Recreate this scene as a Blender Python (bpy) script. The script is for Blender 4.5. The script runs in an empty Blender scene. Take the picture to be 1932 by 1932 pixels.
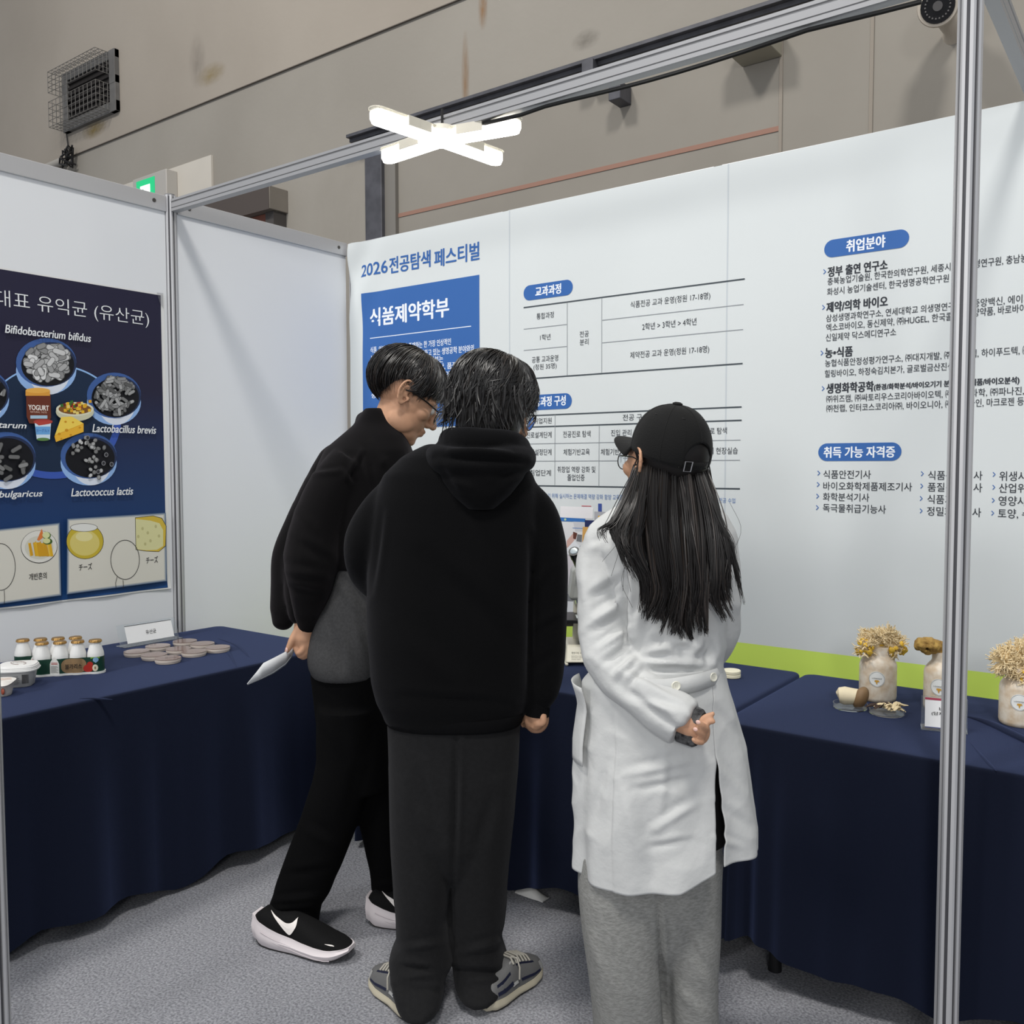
import bpy, math, random
import numpy as np
from mathutils import Vector, Matrix

random.seed(7); np.random.seed(7)
S = bpy.context.scene
COL = S.collection

# ------------------------------------------------------------------ camera
F_PX, PITCH, ROLL, YAW, ZC = 1698.06, .0526, -.0017, .6409, 1.4007
CY, SY = math.cos(YAW), math.sin(YAW)
FWD = np.array([-SY*math.cos(PITCH), CY*math.cos(PITCH), -math.sin(PITCH)])
RT = np.array([CY, SY, 0.]); UP0 = np.cross(RT, FWD)
R2 = RT*math.cos(ROLL)+UP0*math.sin(ROLL); U2 = np.cross(R2, FWD)
EYE = np.array([0, 0, ZC]); AW = np.array([-SY, CY, 0.]); ZZ = np.array([0, 0, 1.])
cam = bpy.data.cameras.new('camera'); camo = bpy.data.objects.new('camera', cam); COL.objects.link(camo)
M = Matrix.Identity(4)
for i in range(3):
    M[i][0] = R2[i]; M[i][1] = U2[i]; M[i][2] = -FWD[i]; M[i][3] = EYE[i]
camo.matrix_world = M
cam.sensor_width = 36; cam.lens = F_PX/1932*36; cam.clip_start = .05; cam.clip_end = 100
S.camera = camo

# ------------------------------------------------------------------ world, hall lights, exposure
S.view_settings.view_transform = 'Standard'
S.view_settings.look = 'None'
S.view_settings.exposure = 0.16
S.view_settings.gamma = 1
S.view_settings.use_curve_mapping = False
W = bpy.data.worlds.new('hall_ambient'); S.world = W; W.use_nodes = True
W.node_tree.nodes['Background'].inputs[0].default_value = (.86, .92, 1., 1)
W.node_tree.nodes['Background'].inputs[1].default_value = .42

def hall_lamp(x, y, z, size, power, tx, ty, tz, colr=(1, .97, .92)):
    l = bpy.data.lights.new('hall_area_lamp', 'AREA'); l.shape = 'DISK'; l.size = size; l.energy = power; l.color = colr
    o = bpy.data.objects.new('hall_area_lamp', l); COL.objects.link(o); o.location = (x, y, z)
    o.rotation_euler = (Vector((tx, ty, tz))-Vector((x, y, z))).to_track_quat('-Z', 'Y').to_euler()
HALL = .46
hall_lamp(1.2, -1.2, 8.5, 1.3, 640*HALL, -1.6, 4.0, 2.0)
hall_lamp(-4.2, -1.5, 8.5, 1.3, 640*HALL, -4.0, 4.0, 2.0)
hall_lamp(1.8, -2.6, 2.7, .9, 46, -1.8, 3.2, 1.0, (1, .985, .96))     # low pair standing for booths across the aisle, added unseen to brighten lower walls
hall_lamp(-2.4, -3.4, 2.7, .9, 46, -1.8, 3.2, 1.0, (1, .985, .96))

# ------------------------------------------------------------------ pixel rays of the photograph -> places in the hall
def _dr(u, v): return FWD+R2*(u-966)/F_PX-U2*(v-966)/F_PX
def oz(u, v, z): d = _dr(u, v); return EYE+d*((z-ZC)/d[2])
def oy(u, v, y): d = _dr(u, v); return EYE+d*(y/d[1])
def ox(u, v, x): d = _dr(u, v); return EYE+d*(x/d[0])
def od(u, v, D): d = _dr(u, v); return EYE+d*(D/(d@AW))

# ------------------------------------------------------------------ materials
def lin(c):
    return tuple(((x/255)/12.92 if x/255 <= .04045 else ((x/255+.055)/1.055)**2.4) for x in c)
_M = {}
def mat(name, rgb, rough=.6, metal=0., spec=.5, bump=0., bscale=60., bdetail=4., var=0., vscale=4., rgb2=None, stretch=None,
        trans=0., emit=0., sheen=0., ior=1.45, alpha=1.):
    if name in _M: return _M[name]
    m = bpy.data.materials.new(name); m.use_nodes = True; nt = m.node_tree; b = nt.nodes['Principled BSDF']
    c = lin(rgb)
    b.inputs['Base Color'].default_value = (*c, 1); b.inputs['Roughness'].default_value = rough
    b.inputs['Metallic'].default_value = metal; b.inputs['Specular IOR Level'].default_value = spec
    b.inputs['Transmission Weight'].default_value = trans; b.inputs['IOR'].default_value = ior
    b.inputs['Alpha'].default_value = alpha
    if sheen: b.inputs['Sheen Weight'].default_value = sheen; b.inputs['Sheen Roughness'].default_value = .5; b.inputs['Sheen Tint'].default_value = (*[min(1, x/max(c)) for x in c], 1)
    if emit:
        b.inputs['Emission Color'].default_value = (*c, 1); b.inputs['Emission Strength'].default_value = emit
    if var or bump:
        tc = nt.nodes.new('ShaderNodeTexCoord'); src = tc.outputs['Object']
        if stretch:
            mp = nt.nodes.new('ShaderNodeMapping'); mp.inputs['Scale'].default_value = stretch
            nt.links.new(src, mp.inputs[0]); src = mp.outputs[0]
    if var:
        n = nt.nodes.new('ShaderNodeTexNoise'); n.inputs['Scale'].default_value = vscale; n.inputs['Detail'].default_value = 6
        nt.links.new(src, n.inputs['Vector'])
        r = nt.nodes.new('ShaderNodeValToRGB')
        c2 = lin(rgb2) if rgb2 else tuple(x*(1-var) for x in c)
        r.color_ramp.elements[0].position = .35; r.color_ramp.elements[1].position = .65
        r.color_ramp.elements[0].color = (*c2, 1); r.color_ramp.elements[1].color = (*c, 1)
        nt.links.new(n.outputs['Fac'], r.inputs[0]); nt.links.new(r.outputs[0], b.inputs['Base Color'])
    if bump:
        n = nt.nodes.new('ShaderNodeTexNoise'); n.inputs['Scale'].default_value = bscale; n.inputs['Detail'].default_value = bdetail
        nt.links.new(src, n.inputs['Vector'])
        bp = nt.nodes.new('ShaderNodeBump'); bp.inputs['Strength'].default_value = bump; bp.inputs['Distance'].default_value = .004
        nt.links.new(n.outputs['Fac'], bp.inputs['Height']); nt.links.new(bp.outputs[0], b.inputs['Normal'])
    _M[name] = m; return m

# ------------------------------------------------------------------ mesh collecting
class MB:
    def __init__(s): s.v = []; s.f = []; s.m = []; s.n = 0
    def add(s, V, Fc, mi=0):
        V = np.asarray(V, float).reshape(-1, 3); s.v.append(V)
        for f in Fc: s.f.append(tuple(int(i)+s.n for i in f)); s.m.append(mi)
        s.n += len(V); return s
    def rings(s, R, cap=True, closed=True, mi=0):
        R = np.asarray(R, float); n, k, _ = R.shape; Fc = []
        for i in range(n-1):
            for j in range(k if closed else k-1):
                a, b = i*k+j, i*k+(j+1) % k
                Fc.append((a, b, b+k, a+k))
        if cap and closed:
            Fc.append(tuple(range(k-1, -1, -1))); Fc.append(tuple(range((n-1)*k, n*k)))
        return s.add(R.reshape(-1, 3), Fc, mi)
    def grid(s, G, mi=0): return s.rings(G, cap=False, closed=False, mi=mi)
    def box(s, lo, hi, mi=0, rot=None, org=None):
        V = np.array([(x, y, z) for x in (lo[0], hi[0]) for y in (lo[1], hi[1]) for z in (lo[2], hi[2])], float)
        if rot is not None: V = V@np.asarray(rot).T
        if org is not None: V = V+np.asarray(org)
        return s.add(V, [(0, 1, 3, 2), (4, 6, 7, 5), (0, 4, 5, 1), (2, 3, 7, 6), (0, 2, 6, 4), (1, 5, 7, 3)], mi)
    def ell(s, c, r, ax=None, nu=20, nv=12, mi=0):
        ax = np.eye(3) if ax is None else np.asarray(ax); R = []
        for i in range(1, nv):
            t = math.pi*i/nv
            R.append([np.asarray(c)+ax.T@np.array([r[0]*math.sin(t)*math.cos(p), r[1]*math.sin(t)*math.sin(p), -r[2]*math.cos(t)])
                      for p in np.linspace(0, 2*math.pi, nu, endpoint=False)])
        return s.rings(R, mi=mi)
    def tube(s, P, rad, k=10, flat=1., up=None, cap=True, mi=0, endround=False):
        P = np.asarray(P, float); n = len(P)
        rad = np.full(n, rad, float) if np.isscalar(rad) else np.asarray(rad, float)
        if endround:
            d0 = P[0]-P[1]; d0 /= np.linalg.norm(d0)+1e-9; d1 = P[-1]-P[-2]; d1 /= np.linalg.norm(d1)+1e-9
            P = np.vstack([P[0]+d0*rad[0]*.9, P[0]+d0*rad[0]*.6, P, P[-1]+d1*rad[-1]*.6, P[-1]+d1*rad[-1]*.9])
            rad = np.concatenate([[rad[0]*.35, rad[0]*.78], rad, [rad[-1]*.78, rad[-1]*.35]]); n = len(P)
        T = np.gradient(P, axis=0); T /= np.linalg.norm(T, axis=1)[:, None]+1e-9
        a = np.array(up if up is not None else (0, 0, 1.), float)
        if abs(a@T[0]) > .95: a = np.array([1., 0, 0])
        R = []
        for i in range(n):
            x = a-T[i]*(a@T[i]); x /= np.linalg.norm(x)+1e-9; y = np.cross(T[i], x); a = x
            R.append([P[i]+rad[i]*(x*math.cos(p)*flat+y*math.sin(p)) for p in np.linspace(0, 2*math.pi, k, endpoint=False)])
        return s.rings(R, cap=cap, mi=mi)
    def lathe(s, prof, c, k=28, mi=0, cap=True):
        return s.rings([[np.asarray(c)+np.array([r*math.cos(p), r*math.sin(p), z]) for p in np.linspace(0, 2*math.pi, k, endpoint=False)]
                        for r, z in prof], mi=mi, cap=cap)
    def poly(s, P, mi=0): return s.add(P, [tuple(range(len(P)))], mi)
    def prism(s, P, d, mi=0):
        P = np.asarray(P, float); return s.rings([P, P+np.asarray(d)], mi=mi)
    def verts(s): return np.vstack(s.v)

def tag(o, label, cat, group=None, kind=None):
    if label: o['label'] = label
    if cat: o['category'] = cat
    if group: o['group'] = group
    if kind: o['kind'] = kind
    return o
def mesh_of(V, Fc, mi, mats, smooth):
    me = bpy.data.meshes.new('m'); me.from_pydata([tuple(p) for p in V], [], Fc)
    for m in mats: me.materials.append(m)
    me.polygons.foreach_set('material_index', mi)
    me.polygons.foreach_set('use_smooth', [smooth]*len(Fc)); me.update()
    return me
def remesh(V, Fc, voxel, smooth):
    me = bpy.data.meshes.new('t'); me.from_pydata([tuple(p) for p in V], [], Fc); me.update()
    o = bpy.data.objects.new('t', me); COL.objects.link(o)
    r = o.modifiers.new('r', 'REMESH'); r.mode = 'VOXEL'; r.voxel_size = voxel; r.adaptivity = 0
    if smooth:
        q = o.modifiers.new('s', 'SMOOTH'); q.factor = .5; q.iterations = smooth
    dg = bpy.context.evaluated_depsgraph_get(); dg.update()
    ev = o.evaluated_get(dg); m2 = bpy.data.meshes.new_from_object(ev)
    n = len(m2.vertices); co = np.empty(n*3); m2.vertices.foreach_get('co', co); co = co.reshape(-1, 3)
    no = np.empty(n*3); m2.vertices.foreach_get('normal', no); no = no.reshape(-1, 3)
    fc = [tuple(p.vertices) for p in m2.polygons]
    bpy.data.objects.remove(o); bpy.data.meshes.remove(me); bpy.data.meshes.remove(m2)
    return co, no, fc
def build(mb, name, mats, parent=None, base=None, smooth=True, voxel=0, sm=4, disp=None, bevel=0, solid=0, autosmooth=True):
    """one mesh object; base = world point used as origin (the thing's base)"""
    mats = mats if isinstance(mats, (list, tuple)) else [mats]
    V = mb.verts(); Fc = mb.f; mi = mb.m
    if voxel:
        V, N, Fc = remesh(V, Fc, voxel, sm); mi = [0]*len(Fc)
        if disp is not None: V = V+N*disp(V, N)[:, None]
    if parent is not None and base is None: base = np.array(parent.get('_b', (0, 0, 0)))
    b = np.zeros(3) if base is None else np.asarray(base, float)
    me = mesh_of(V-b, Fc, mi, mats, smooth); me.name = name
    if not voxel:
        import bmesh
        bm = bmesh.new(); bm.from_mesh(me); bmesh.ops.recalc_face_normals(bm, faces=bm.faces); bm.to_mesh(me); bm.free()
    if smooth and autosmooth and not voxel:
        me.set_sharp_from_angle(angle=math.radians(40))
    o = bpy.data.objects.new(name, me); COL.objects.link(o)
    if parent is not None: o.parent = parent; o['_b'] = tuple(b)
    else: o.location = tuple(b); o['_b'] = tuple(b)
    if bevel:
        q = o.modifiers.new('bevel', 'BEVEL'); q.width = bevel; q.segments = 2; q.limit_method = 'ANGLE'
    if solid:
        q = o.modifiers.new('solid', 'SOLIDIFY'); q.thickness = solid; q.offset = 0
    return o
def thing(name, base, label, cat, group=None):
    o = bpy.data.objects.new(name, None); COL.objects.link(o); o.empty_display_size = .05
    o.location = tuple(base); o['_b'] = tuple(float(x) for x in base)
    return tag(o, label, cat, group)
def copy_tree(o, loc, label=None, rz=None):
    r = o.copy(); COL.objects.link(r); r.location = tuple(loc)
    if rz is not None: r.rotation_euler = (0, 0, rz)
    if label: r['label'] = label
    for ch in [c for c in COL.objects if c.parent == o]:
        c = ch.copy(); COL.objects.link(c); c.parent = r
        for g in [q for q in COL.objects if q.parent == ch]:
            d = g.copy(); COL.objects.link(d); d.parent = c
    return r

# wave noise for cloth folds
class WN:
    def __init__(s, seed, scale, n=14, aniso=(1, 1, 1)):
        g = np.random.RandomState(seed); k = g.normal(size=(n, 3)); k /= np.linalg.norm(k, axis=1)[:, None]
        s.k = k*g.uniform(.6, 1.7, size=(n, 1))*scale*np.array(aniso); s.p = g.uniform(0, 6.28, n); s.n = n
    def __call__(s, P): return np.sin(P@s.k.T+s.p).sum(1)/math.sqrt(s.n/2)
def fold(P, A, B, w, amp):
    """a ridge (or a valley, amp < 0) along the segment A-B"""
    A = np.asarray(A); B = np.asarray(B); d = B-A; t = np.clip(((P-A)@d)/(d@d), 0, 1)
    q = np.linalg.norm(P-(A+t[:, None]*d), axis=1)
    return amp*np.exp(-(q/w)**2)*np.sin(np.pi*(.12+.76*t))

# lettering: every string becomes flat mesh letters
_fc = bpy.data.curves.new('letters', 'FONT'); _fo = bpy.data.objects.new('letters', _fc); COL.objects.link(_fo)
_fc.resolution_u = 3
def glyphs(body, bold=0., shear=0.):
    _fc.body = body; _fc.offset = bold; _fc.shear = shear
    dg = bpy.context.evaluated_depsgraph_get(); dg.update()
    me = bpy.data.meshes.new_from_object(_fo.evaluated_get(dg))
    n = len(me.vertices); V = np.empty(n*3); me.vertices.foreach_get('co', V); V = V.reshape(-1, 3)[:, :2].copy()
    Fc = [tuple(p.vertices) for p in me.polygons]; bpy.data.meshes.remove(me)
    return V, Fc
def put_text(mb, body, P0, P1, h, N, bold=0., shear=0., mi=0, lift=.001):
    """letters between the points P0 (left middle) and P1 (right middle), height h, on the plane with normal N"""
    V, Fc = glyphs(body, min(bold, 0), shear)
    if len(V) == 0: return
    P0 = np.asarray(P0); P1 = np.asarray(P1); d = P1-P0; L = np.linalg.norm(d); d = d/L; N = np.asarray(N, float); up = np.cross(N, d)
    lo = V.min(0); hi = V.max(0)
    x = (V[:, 0]-lo[0])/(hi[0]-lo[0])*L; y = ((V[:, 1]-lo[1])/(hi[1]-lo[1])-.5)*h
    b = max(bold, 0)*h/.9
    for i, (sx, sy) in enumerate(((0, 0), (1, .35), (-1, -.35), (.4, -.6), (-.4, .6)) if b > 0 else ((0, 0),)):
        mb.add(P0+(x+sx*b)[:, None]*d+(y+sy*b)[:, None]*up+N*(lift+i*4e-6), Fc, mi)

class Art:
    """flat print in several inks on one plane, laid out from photograph pixels"""
    def __init__(s, f, N, step=.00002, lift=.0006): s.f = f; s.N = np.asarray(N, float); s.mb = MB(); s.inks = []; s.step = step; s.l = lift; s.k = 0
    def ink(s, rgb):
        if rgb not in s.inks: s.inks.append(rgb)
        return s.inks.index(rgb)
    def lay(s): s.k += 1; return s.l+s.k*s.step
    def poly(s, px, rgb, hold=False):
        l = s.l+s.k*s.step if hold else s.lay()
        s.mb.poly([s.f(*p)+s.N*l for p in px], s.ink(rgb))
    def ell(s, cx, cy, a, b, rgb, rot=0, n=32, hold=False, a0=0, a1=2*math.pi):
        s.poly([(cx+a*math.cos(t)*math.cos(rot)-b*math.sin(t)*math.sin(rot), cy+a*math.cos(t)*math.sin(rot)+b*math.sin(t)*math.cos(rot))
                for t in np.linspace(a0, a1, n, endpoint=a1-a0 < 6.2)], rgb, hold)
    def line(s, pts, w, rgb, hold=False):
        pts = np.asarray(pts, float); T = np.gradient(pts, axis=0); T /= np.linalg.norm(T, axis=1)[:, None]+1e-9
        n = np.stack([-T[:, 1], T[:, 0]], 1)*w/2; l = s.l+s.k*s.step if hold else s.lay()
        G = [[s.f(*(p+q))+s.N*l, s.f(*(p-q))+s.N*l] for p, q in zip(pts, n)]
        s.mb.grid(G, s.ink(rgb))
    def oval(s, cx, cy, a, b, w, rgb, a0=0, a1=2*math.pi):
        s.line([(cx+a*math.cos(t), cy+b*math.sin(t)) for t in np.linspace(a0, a1, 40)], w, rgb)
    def text(s, body, u0, v0, u1, v1, h, rgb, bold=0., shear=0.):
        P0, P1 = s.f(u0, v0), s.f(u1, v1)
        m = np.array([P0[2], P1[2]]).mean()
        P0[2] = P1[2] = m
        hm = (np.linalg.norm(s.f(u0, v0-h/2)-s.f(u0, v0+h/2))+np.linalg.norm(s.f(u1, v1-h/2)-s.f(u1, v1+h/2)))/2
        put_text(s.mb, body, P0, P1, hm, s.N, bold, shear, s.ink(rgb), s.l+(s.k+2)*s.step)
    def build(s, name, parent, rough=.55, pre='ink'):
        ms = [mat('%s_%02x%02x%02x' % ((pre,)+tuple(c)), c, rough, spec=.3) for c in s.inks]
        return build(s.mb, name, ms, parent, smooth=False)

# ================================================================== THE SETTING
XW, YB, YP, XR, HT = -3.406, 3.18, 2.196, -.399, 2.50     # booth: left wall x, back wall y, beam line y, right post x, height
YH = 4.3                                                  # hall wall
def struct(mb, name, m, **k): return tag(build(mb, name, m, **k), None, None, kind='structure')
def carpet_mat():
    m = mat('grey_needle_felt', (174, 175, 181), .95, spec=.1, bump=.6, bscale=420, bdetail=3, var=1, vscale=150, rgb2=(124, 125, 131))
    nt = m.node_tree; b = nt.nodes['Principled BSDF']
    rmp = [n for n in nt.nodes if n.type == 'VALTORGB'][0]
    n2 = nt.nodes.new('ShaderNodeTexNoise'); n2.inputs['Scale'].default_value = 5; n2.inputs['Detail'].default_value = 5
    mx = nt.nodes.new('ShaderNodeMix'); mx.data_type = 'RGBA'; mx.blend_type = 'MULTIPLY'; mx.inputs[0].default_value = .45
    tc = [n for n in nt.nodes if n.type == 'TEX_COORD'][0]
    nt.links.new(tc.outputs['Object'], n2.inputs['Vector'])
    nt.links.new(rmp.outputs[0], mx.inputs[6]); nt.links.new(n2.outputs['Fac'], mx.inputs[7])
    sc = nt.nodes.new('ShaderNodeMix'); sc.data_type = 'RGBA'; sc.blend_type = 'MIX'; sc.inputs[0].default_value = .5
    nt.links.new(rmp.outputs[0], sc.inputs[6]); nt.links.new(mx.outputs[2], sc.inputs[7])
    nt.links.new(sc.outputs[2], b.inputs['Base Color'])
    return m
struct(MB().box((-12, -6, -.05), (8, YH+.3, 0)), 'floor', carpet_mat())
plaster = mat('hall_plaster', (151, 146, 138), .9, spec=.15, bump=.25, bscale=30, var=1, vscale=.9, rgb2=(143, 138, 130))
plaster_up = mat('hall_plaster_upper', (158, 150, 140), .9, spec=.15, bump=.25, bscale=24, var=1, vscale=.7, rgb2=(150, 142, 132))
zt = float(oy(143, 290, YH)[2])                      # the ledge line across the hall wall
zt2 = float(oy(877, 0, YH)[2])
zl = (zt+zt2)/2
struct(MB().box((-12, YH, 0), (8, YH+.3, zl)), 'wall_hall', plaster)
struct(MB().box((-12, YH-.012, zl), (8, YH+.3, 8)), 'wall_hall_upper', plaster_up)
struct(MB().box((-12, YH-.016, zl-.005), (8, YH-.001, zl)), 'trim_1', mat('shadow_joint', (104, 97, 90), .9))

# the big sliding door of the hall: leaf, dark steel frame, joints and a pink line
dm = mat('door_leaf_paint', (146, 141, 133), .75, spec=.2, bump=.15, bscale=20, var=1, vscale=1.1, rgb2=(138, 133, 125))
steel = mat('dark_channel_steel', (84, 84, 90), .5, metal=.2, var=.3, vscale=12)
dl = oy(745, 405, YH); lx = float(oy(722, 380, YH-.06)[0])
zb = float(oy(950, 165, YH-.06)[2]); ztop = float(oy(844, 200, YH-.09)[2])
zbar0 = float(oy(661, 270, YH-.09)[2])
d = struct(MB().box((lx, YH-.03, 0), (2.2, YH-.001, ztop-.1)), 'door_1', dm)
xs0 = float(oy(697, 380, YH-.05)[0]); xs1 = float(oy(728, 380, YH-.05)[0]); xs2 = float(oy(748, 380, YH-.05)[0])
build(MB().box((xs0, YH-.09, 0), (xs1, YH-.03, ztop-.02)), 'jamb_post', steel, d, bevel=.003)
build(MB().box((xs1, YH-.06, 0), (xs2, YH-.03, ztop-.02)), 'jamb_strip', mat('worn_steel_strip', (132, 128, 122), .6, metal=.4), d)
rail = MB().box((float(oy(661, 255, YH-.09)[0]), YH-.10, zbar0), (2.4, YH-.03, ztop)).box((float(oy(661, 255, YH-.09)[0]), YH-.13, ztop-.02), (2.4, YH-.10, ztop))
build(rail, 'track_rail', steel, d, bevel=.002)
pl = MB(); A_, B_ = oy(747, 405, YH-.031), oy(1472, 246, YH-.031); zz = (A_[2]+B_[2])/2
pl.box((A_[0], YH-.034, zz-.012), (B_[0], YH-.0302, zz+.012))
build(pl, 'painted_line', mat('faded_pink_line', (146, 112, 98), .8), d)
for u, v in ((1474, 160), (1645, 120)):
    x = float(oy(u, v, YH-.03)[0]); build(MB().box((x-.008, YH-.036, 0), (x+.008, YH-.029, ztop-.1)), 'leaf_joint', mat('leaf_joint_dark', (140, 132, 122), .8), d)
for u, v, k in ((1117, 133, 0), (1168, 175, 1)):
    c = oy(u, v, YH-.10); build(MB().box((c[0]-.035, YH-.15, c[2]-.05), (c[0]+.035, YH-.03, c[2]+.04)), 'track_bracket', steel, d, bevel=.004)

# things on the hall wall
t0 = oy(167, 175, YH)
vent = thing('ventilator', (t0[0], YH, t0[2]), 'dark louvred wall ventilator opening inside a bent wire guard cage high on the hall wall', 'vent')
ax0, ax1 = float(oy(116, 200, YH)[0]), float(oy(228, 150, YH)[0]); az0, az1 = float(oy(167, 238, YH)[2]), float(oy(167, 125, YH)[2])
ax0 += .12
galv = mat('galvanised_plate', (104, 102, 100), .6,  var=.25, vscale=10)
fr = MB()
for lo, hi in (((ax0, az0), (ax1, az0+.09)), ((ax0, az1-.07), (ax1, az1)), ((ax0, az0), (ax0+.09, az0+.28)), ((ax1-.09, az0), (ax1, az0+.30)), ((ax0, az1-.30), (ax0+.09, az1)), ((ax1-.09, az1-.28), (ax1, az1))):
    fr.box((lo[0], YH-.05-.0012*fr.n/8, lo[1]), (hi[0], YH-.012, hi[1]))
build(fr, 'frame', galv, vent, bevel=.003)
build(MB().box((ax0+.06, YH-.03, az0+.06), (ax1-.06, YH-.013, az1-.05)), 'opening', mat('vent_black', (26, 22, 20), .9), vent)
sl = MB()
for k in range(7):
    z = az0+.1+k*(az1-az0-.18)/6.5; sl.box((ax0+.08, YH-.045, z), (ax1-.08, YH-.03, z+.02))
build(sl, 'louvre', mat('vent_dark', (34, 29, 27), .8), vent)
wire = mat('cage_wire', (104, 101, 97), .6)
def cage(z0, z1, top):
    mb = MB(); x0, x1, dp = ax0-.02, ax1-.10, .17; nx, nz, ny = 12, 4, 4
    pts = lambda t: None
    for i in range(nz+1):
        z = z0+(z1-z0)*i/nz
        mb.tube([(x0, YH-.03, z), (x0, YH-dp, z), (x1, YH-dp, z), (x1, YH-.03, z)], .0028, 5)
    for i in range(nx+1):
        x = x0+(x1-x0)*i/nx; e = z1 if top else z0
        mb.tube([(x, YH-dp, z1 if not top else z0), (x, YH-dp, e), (x, YH-.03, e)], .0028, 5)
    for k in range(1, ny):
        y = YH-dp+(dp-.03)*k/ny; e = z1 if top else z0
        mb.tube([(x0, y, e), (x1, y, e)], .0028, 5)
        for x in (x0, x1): mb.tube([(x, y, z0), (x, y, z1)], .0028, 5)
    return mb
build(cage(az1-.19, az1-.01, True), 'guard_cage', wire, vent); build(cage(az0+.02, az0+.24, False), 'guard_cage', wire, vent)
c0 = oy(125, 243, YH-.03); c1 = oy(137, 290, YH-.03)
P = [c0, c0*.75+c1*.25+np.array([-.02, 0, 0]), c0*.4+c1*.6+np.array([-.03, 0, -.04]), c1]
tag(build(MB().tube(P, .006, 6), 'ventilator_cable', mat('cable_black', (28, 27, 27), .5), base=c1), 'thin black cable hanging from the caged ventilator', 'cable')
pw = oy(134, 305, YH-.05)
pb = thing('power_adapter', pw, 'black plug and power adapter hanging on the hall wall below the ventilator', 'power adapter')
ab = mat('adapter_black', (30, 29, 30), .45)
build(MB().box((pw[0]-.07, YH-.10, pw[2]-.09), (pw[0]+.02, YH-.02, pw[2]-.24)), 'adapter_body', ab, pb, bevel=.008)
build(MB().box((pw[0]-.05, YH-.101, pw[2]-.12), (pw[0]+.0, YH-.102, pw[2]-.20)), 'rating_sticker', mat('sticker_white', (205, 205, 205), .6), pb)
w = MB(); g = random.Random(3)
for k in range(9): w.tube([(pw[0]+g.uniform(-.1, .08), YH-g.uniform(.03, .12), pw[2]+g.uniform(-.06, .12)) for _ in range(4)], .009, 5)
build(w, 'cable_loop', ab, pb)
q0, q1 = oy(85, 318, YH-.05), oy(118, 304, YH-.05)
tag(build(MB().tube([q0, q1], .035, 10), 'conduit', mat('conduit_grey', (160, 155, 147), .6), base=q0), 'pale grey conduit stub on the hall wall under the ventilator', 'conduit')
bx0 = oy(185, 380, YH-.02); bx1 = oy(398, 292, YH-.02)
tag(build(MB().box((bx0[0], YH-.02, 2.7), (bx1[0], YH-.001, bx1[2])), 'wall_board', mat('board_offwhite', (196, 190, 180), .8, var=.08, vscale=2), base=(bx1[0], YH, 2.7)), 'plain off-white board fixed to the hall wall behind the exit sign', 'board')
e0, e1 = oy(258, 350, YH-.12), oy(292, 340, YH-.12)
ex = thing('exit_sign', (e0[0], YH-.1, e0[2]-.2), 'small lit green emergency exit sign peeking over the left partition', 'exit sign')
et = float(oy(275, 338, YH-.12)[2])
build(MB().box((e0[0]-.06, YH-.12, et-.42), (e1[0]+.16, YH-.02, et+.03)), 'case', mat('case_grey', (170, 166, 160), .5), ex, bevel=.006)
build(MB().box((e0[0], YH-.124, et-.30), (e1[0], YH-.1205, et)), 'green_face', mat('exit_green', (20, 165, 105), .4, emit=.75), ex)
cx, w_ = (e0[0]+e1[0])/2, (e1[0]-e0[0])
build(MB().box((e0[0]+w_*.24, YH-.128, et-.26), (e1[0]-w_*.24, YH-.1242, et-.05)), 'white_doorway', mat('exit_white', (235, 245, 240), .4, emit=.9), ex)
mn = MB().ell((cx-.03, YH-.130, et-.10), (.022, .003, .022)).prism([(cx-.06, YH-.131, et-.14), (cx+.05, YH-.131, et-.16), (cx+.07, YH-.131, et-.24), (cx-.05, YH-.131, et-.24)], (0, .002, 0))
build(mn, 'running_figure', mat('exit_dark_green', (10, 120, 75), .4), ex)
# shuttered doorway behind the left partition: boxed head and red-brown shutter
h1 = oy(541, 350, YH-.01); YS = float(oy(508, 349, YH)[1])
for _ in range(30):
    q_ = oy(508, 349, YS); YS += .5*(float(h1[0])-q_[0])*-.4
    YS = min(max(YS, YH-.6), YH-.05)
sh = thing('roller_shutter', (h1[0], YH, 0), 'red-brown roller shutter with a dusty grey box head seen over the partition', 'shutter')
hz1 = float(oy(508, 349, YS)[2]); hz0 = float(oy(508, 393, YS)[2])
build(MB().box((h1[0]-1.25, YS-.004, hz0-.004), (h1[0]-.004, YS-.0005, hz1+.002)), 'front_shade', mat('front_shade_brown', (74, 66, 62), .7), sh)  # dark sheet added over the box front, its colour standing in for shade
build(MB().box((h1[0]-1.25, YS, hz0), (h1[0], YH-.001, hz1)), 'box_head', mat('box_head_grey', (128, 121, 112), .7, var=.2, vscale=3), sh, bevel=.004)
shm = MB()
for k in range(40): shm.box((h1[0]-1.2, YH-.10-(k % 2)*.012, hz0-.08*k-.08), (h1[0]-.115, YH-.05, hz0-.08*k-.004))
build(shm, 'curtain', mat('shutter_redbrown', (112, 66, 52), .6, var=.2, vscale=5), sh)
build(MB().box((h1[0]-.11, YH-.115, 0), (h1[0]-.02, YH-.001, hz0-.002)), 'guide_post', mat('guide_dark', (70, 66, 64), .6), sh)
for dx in (.03, .10):
    ch = MB()
    for k in range(36): ch.ell((h1[0]-dx, (YS+YH)/2, hz0-.035*k), (.010, .010, .016), nu=8, nv=6)
    build(ch, 'pull_chain', mat('chain_steel', (170, 165, 158), .35, metal=.8), sh)
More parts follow.
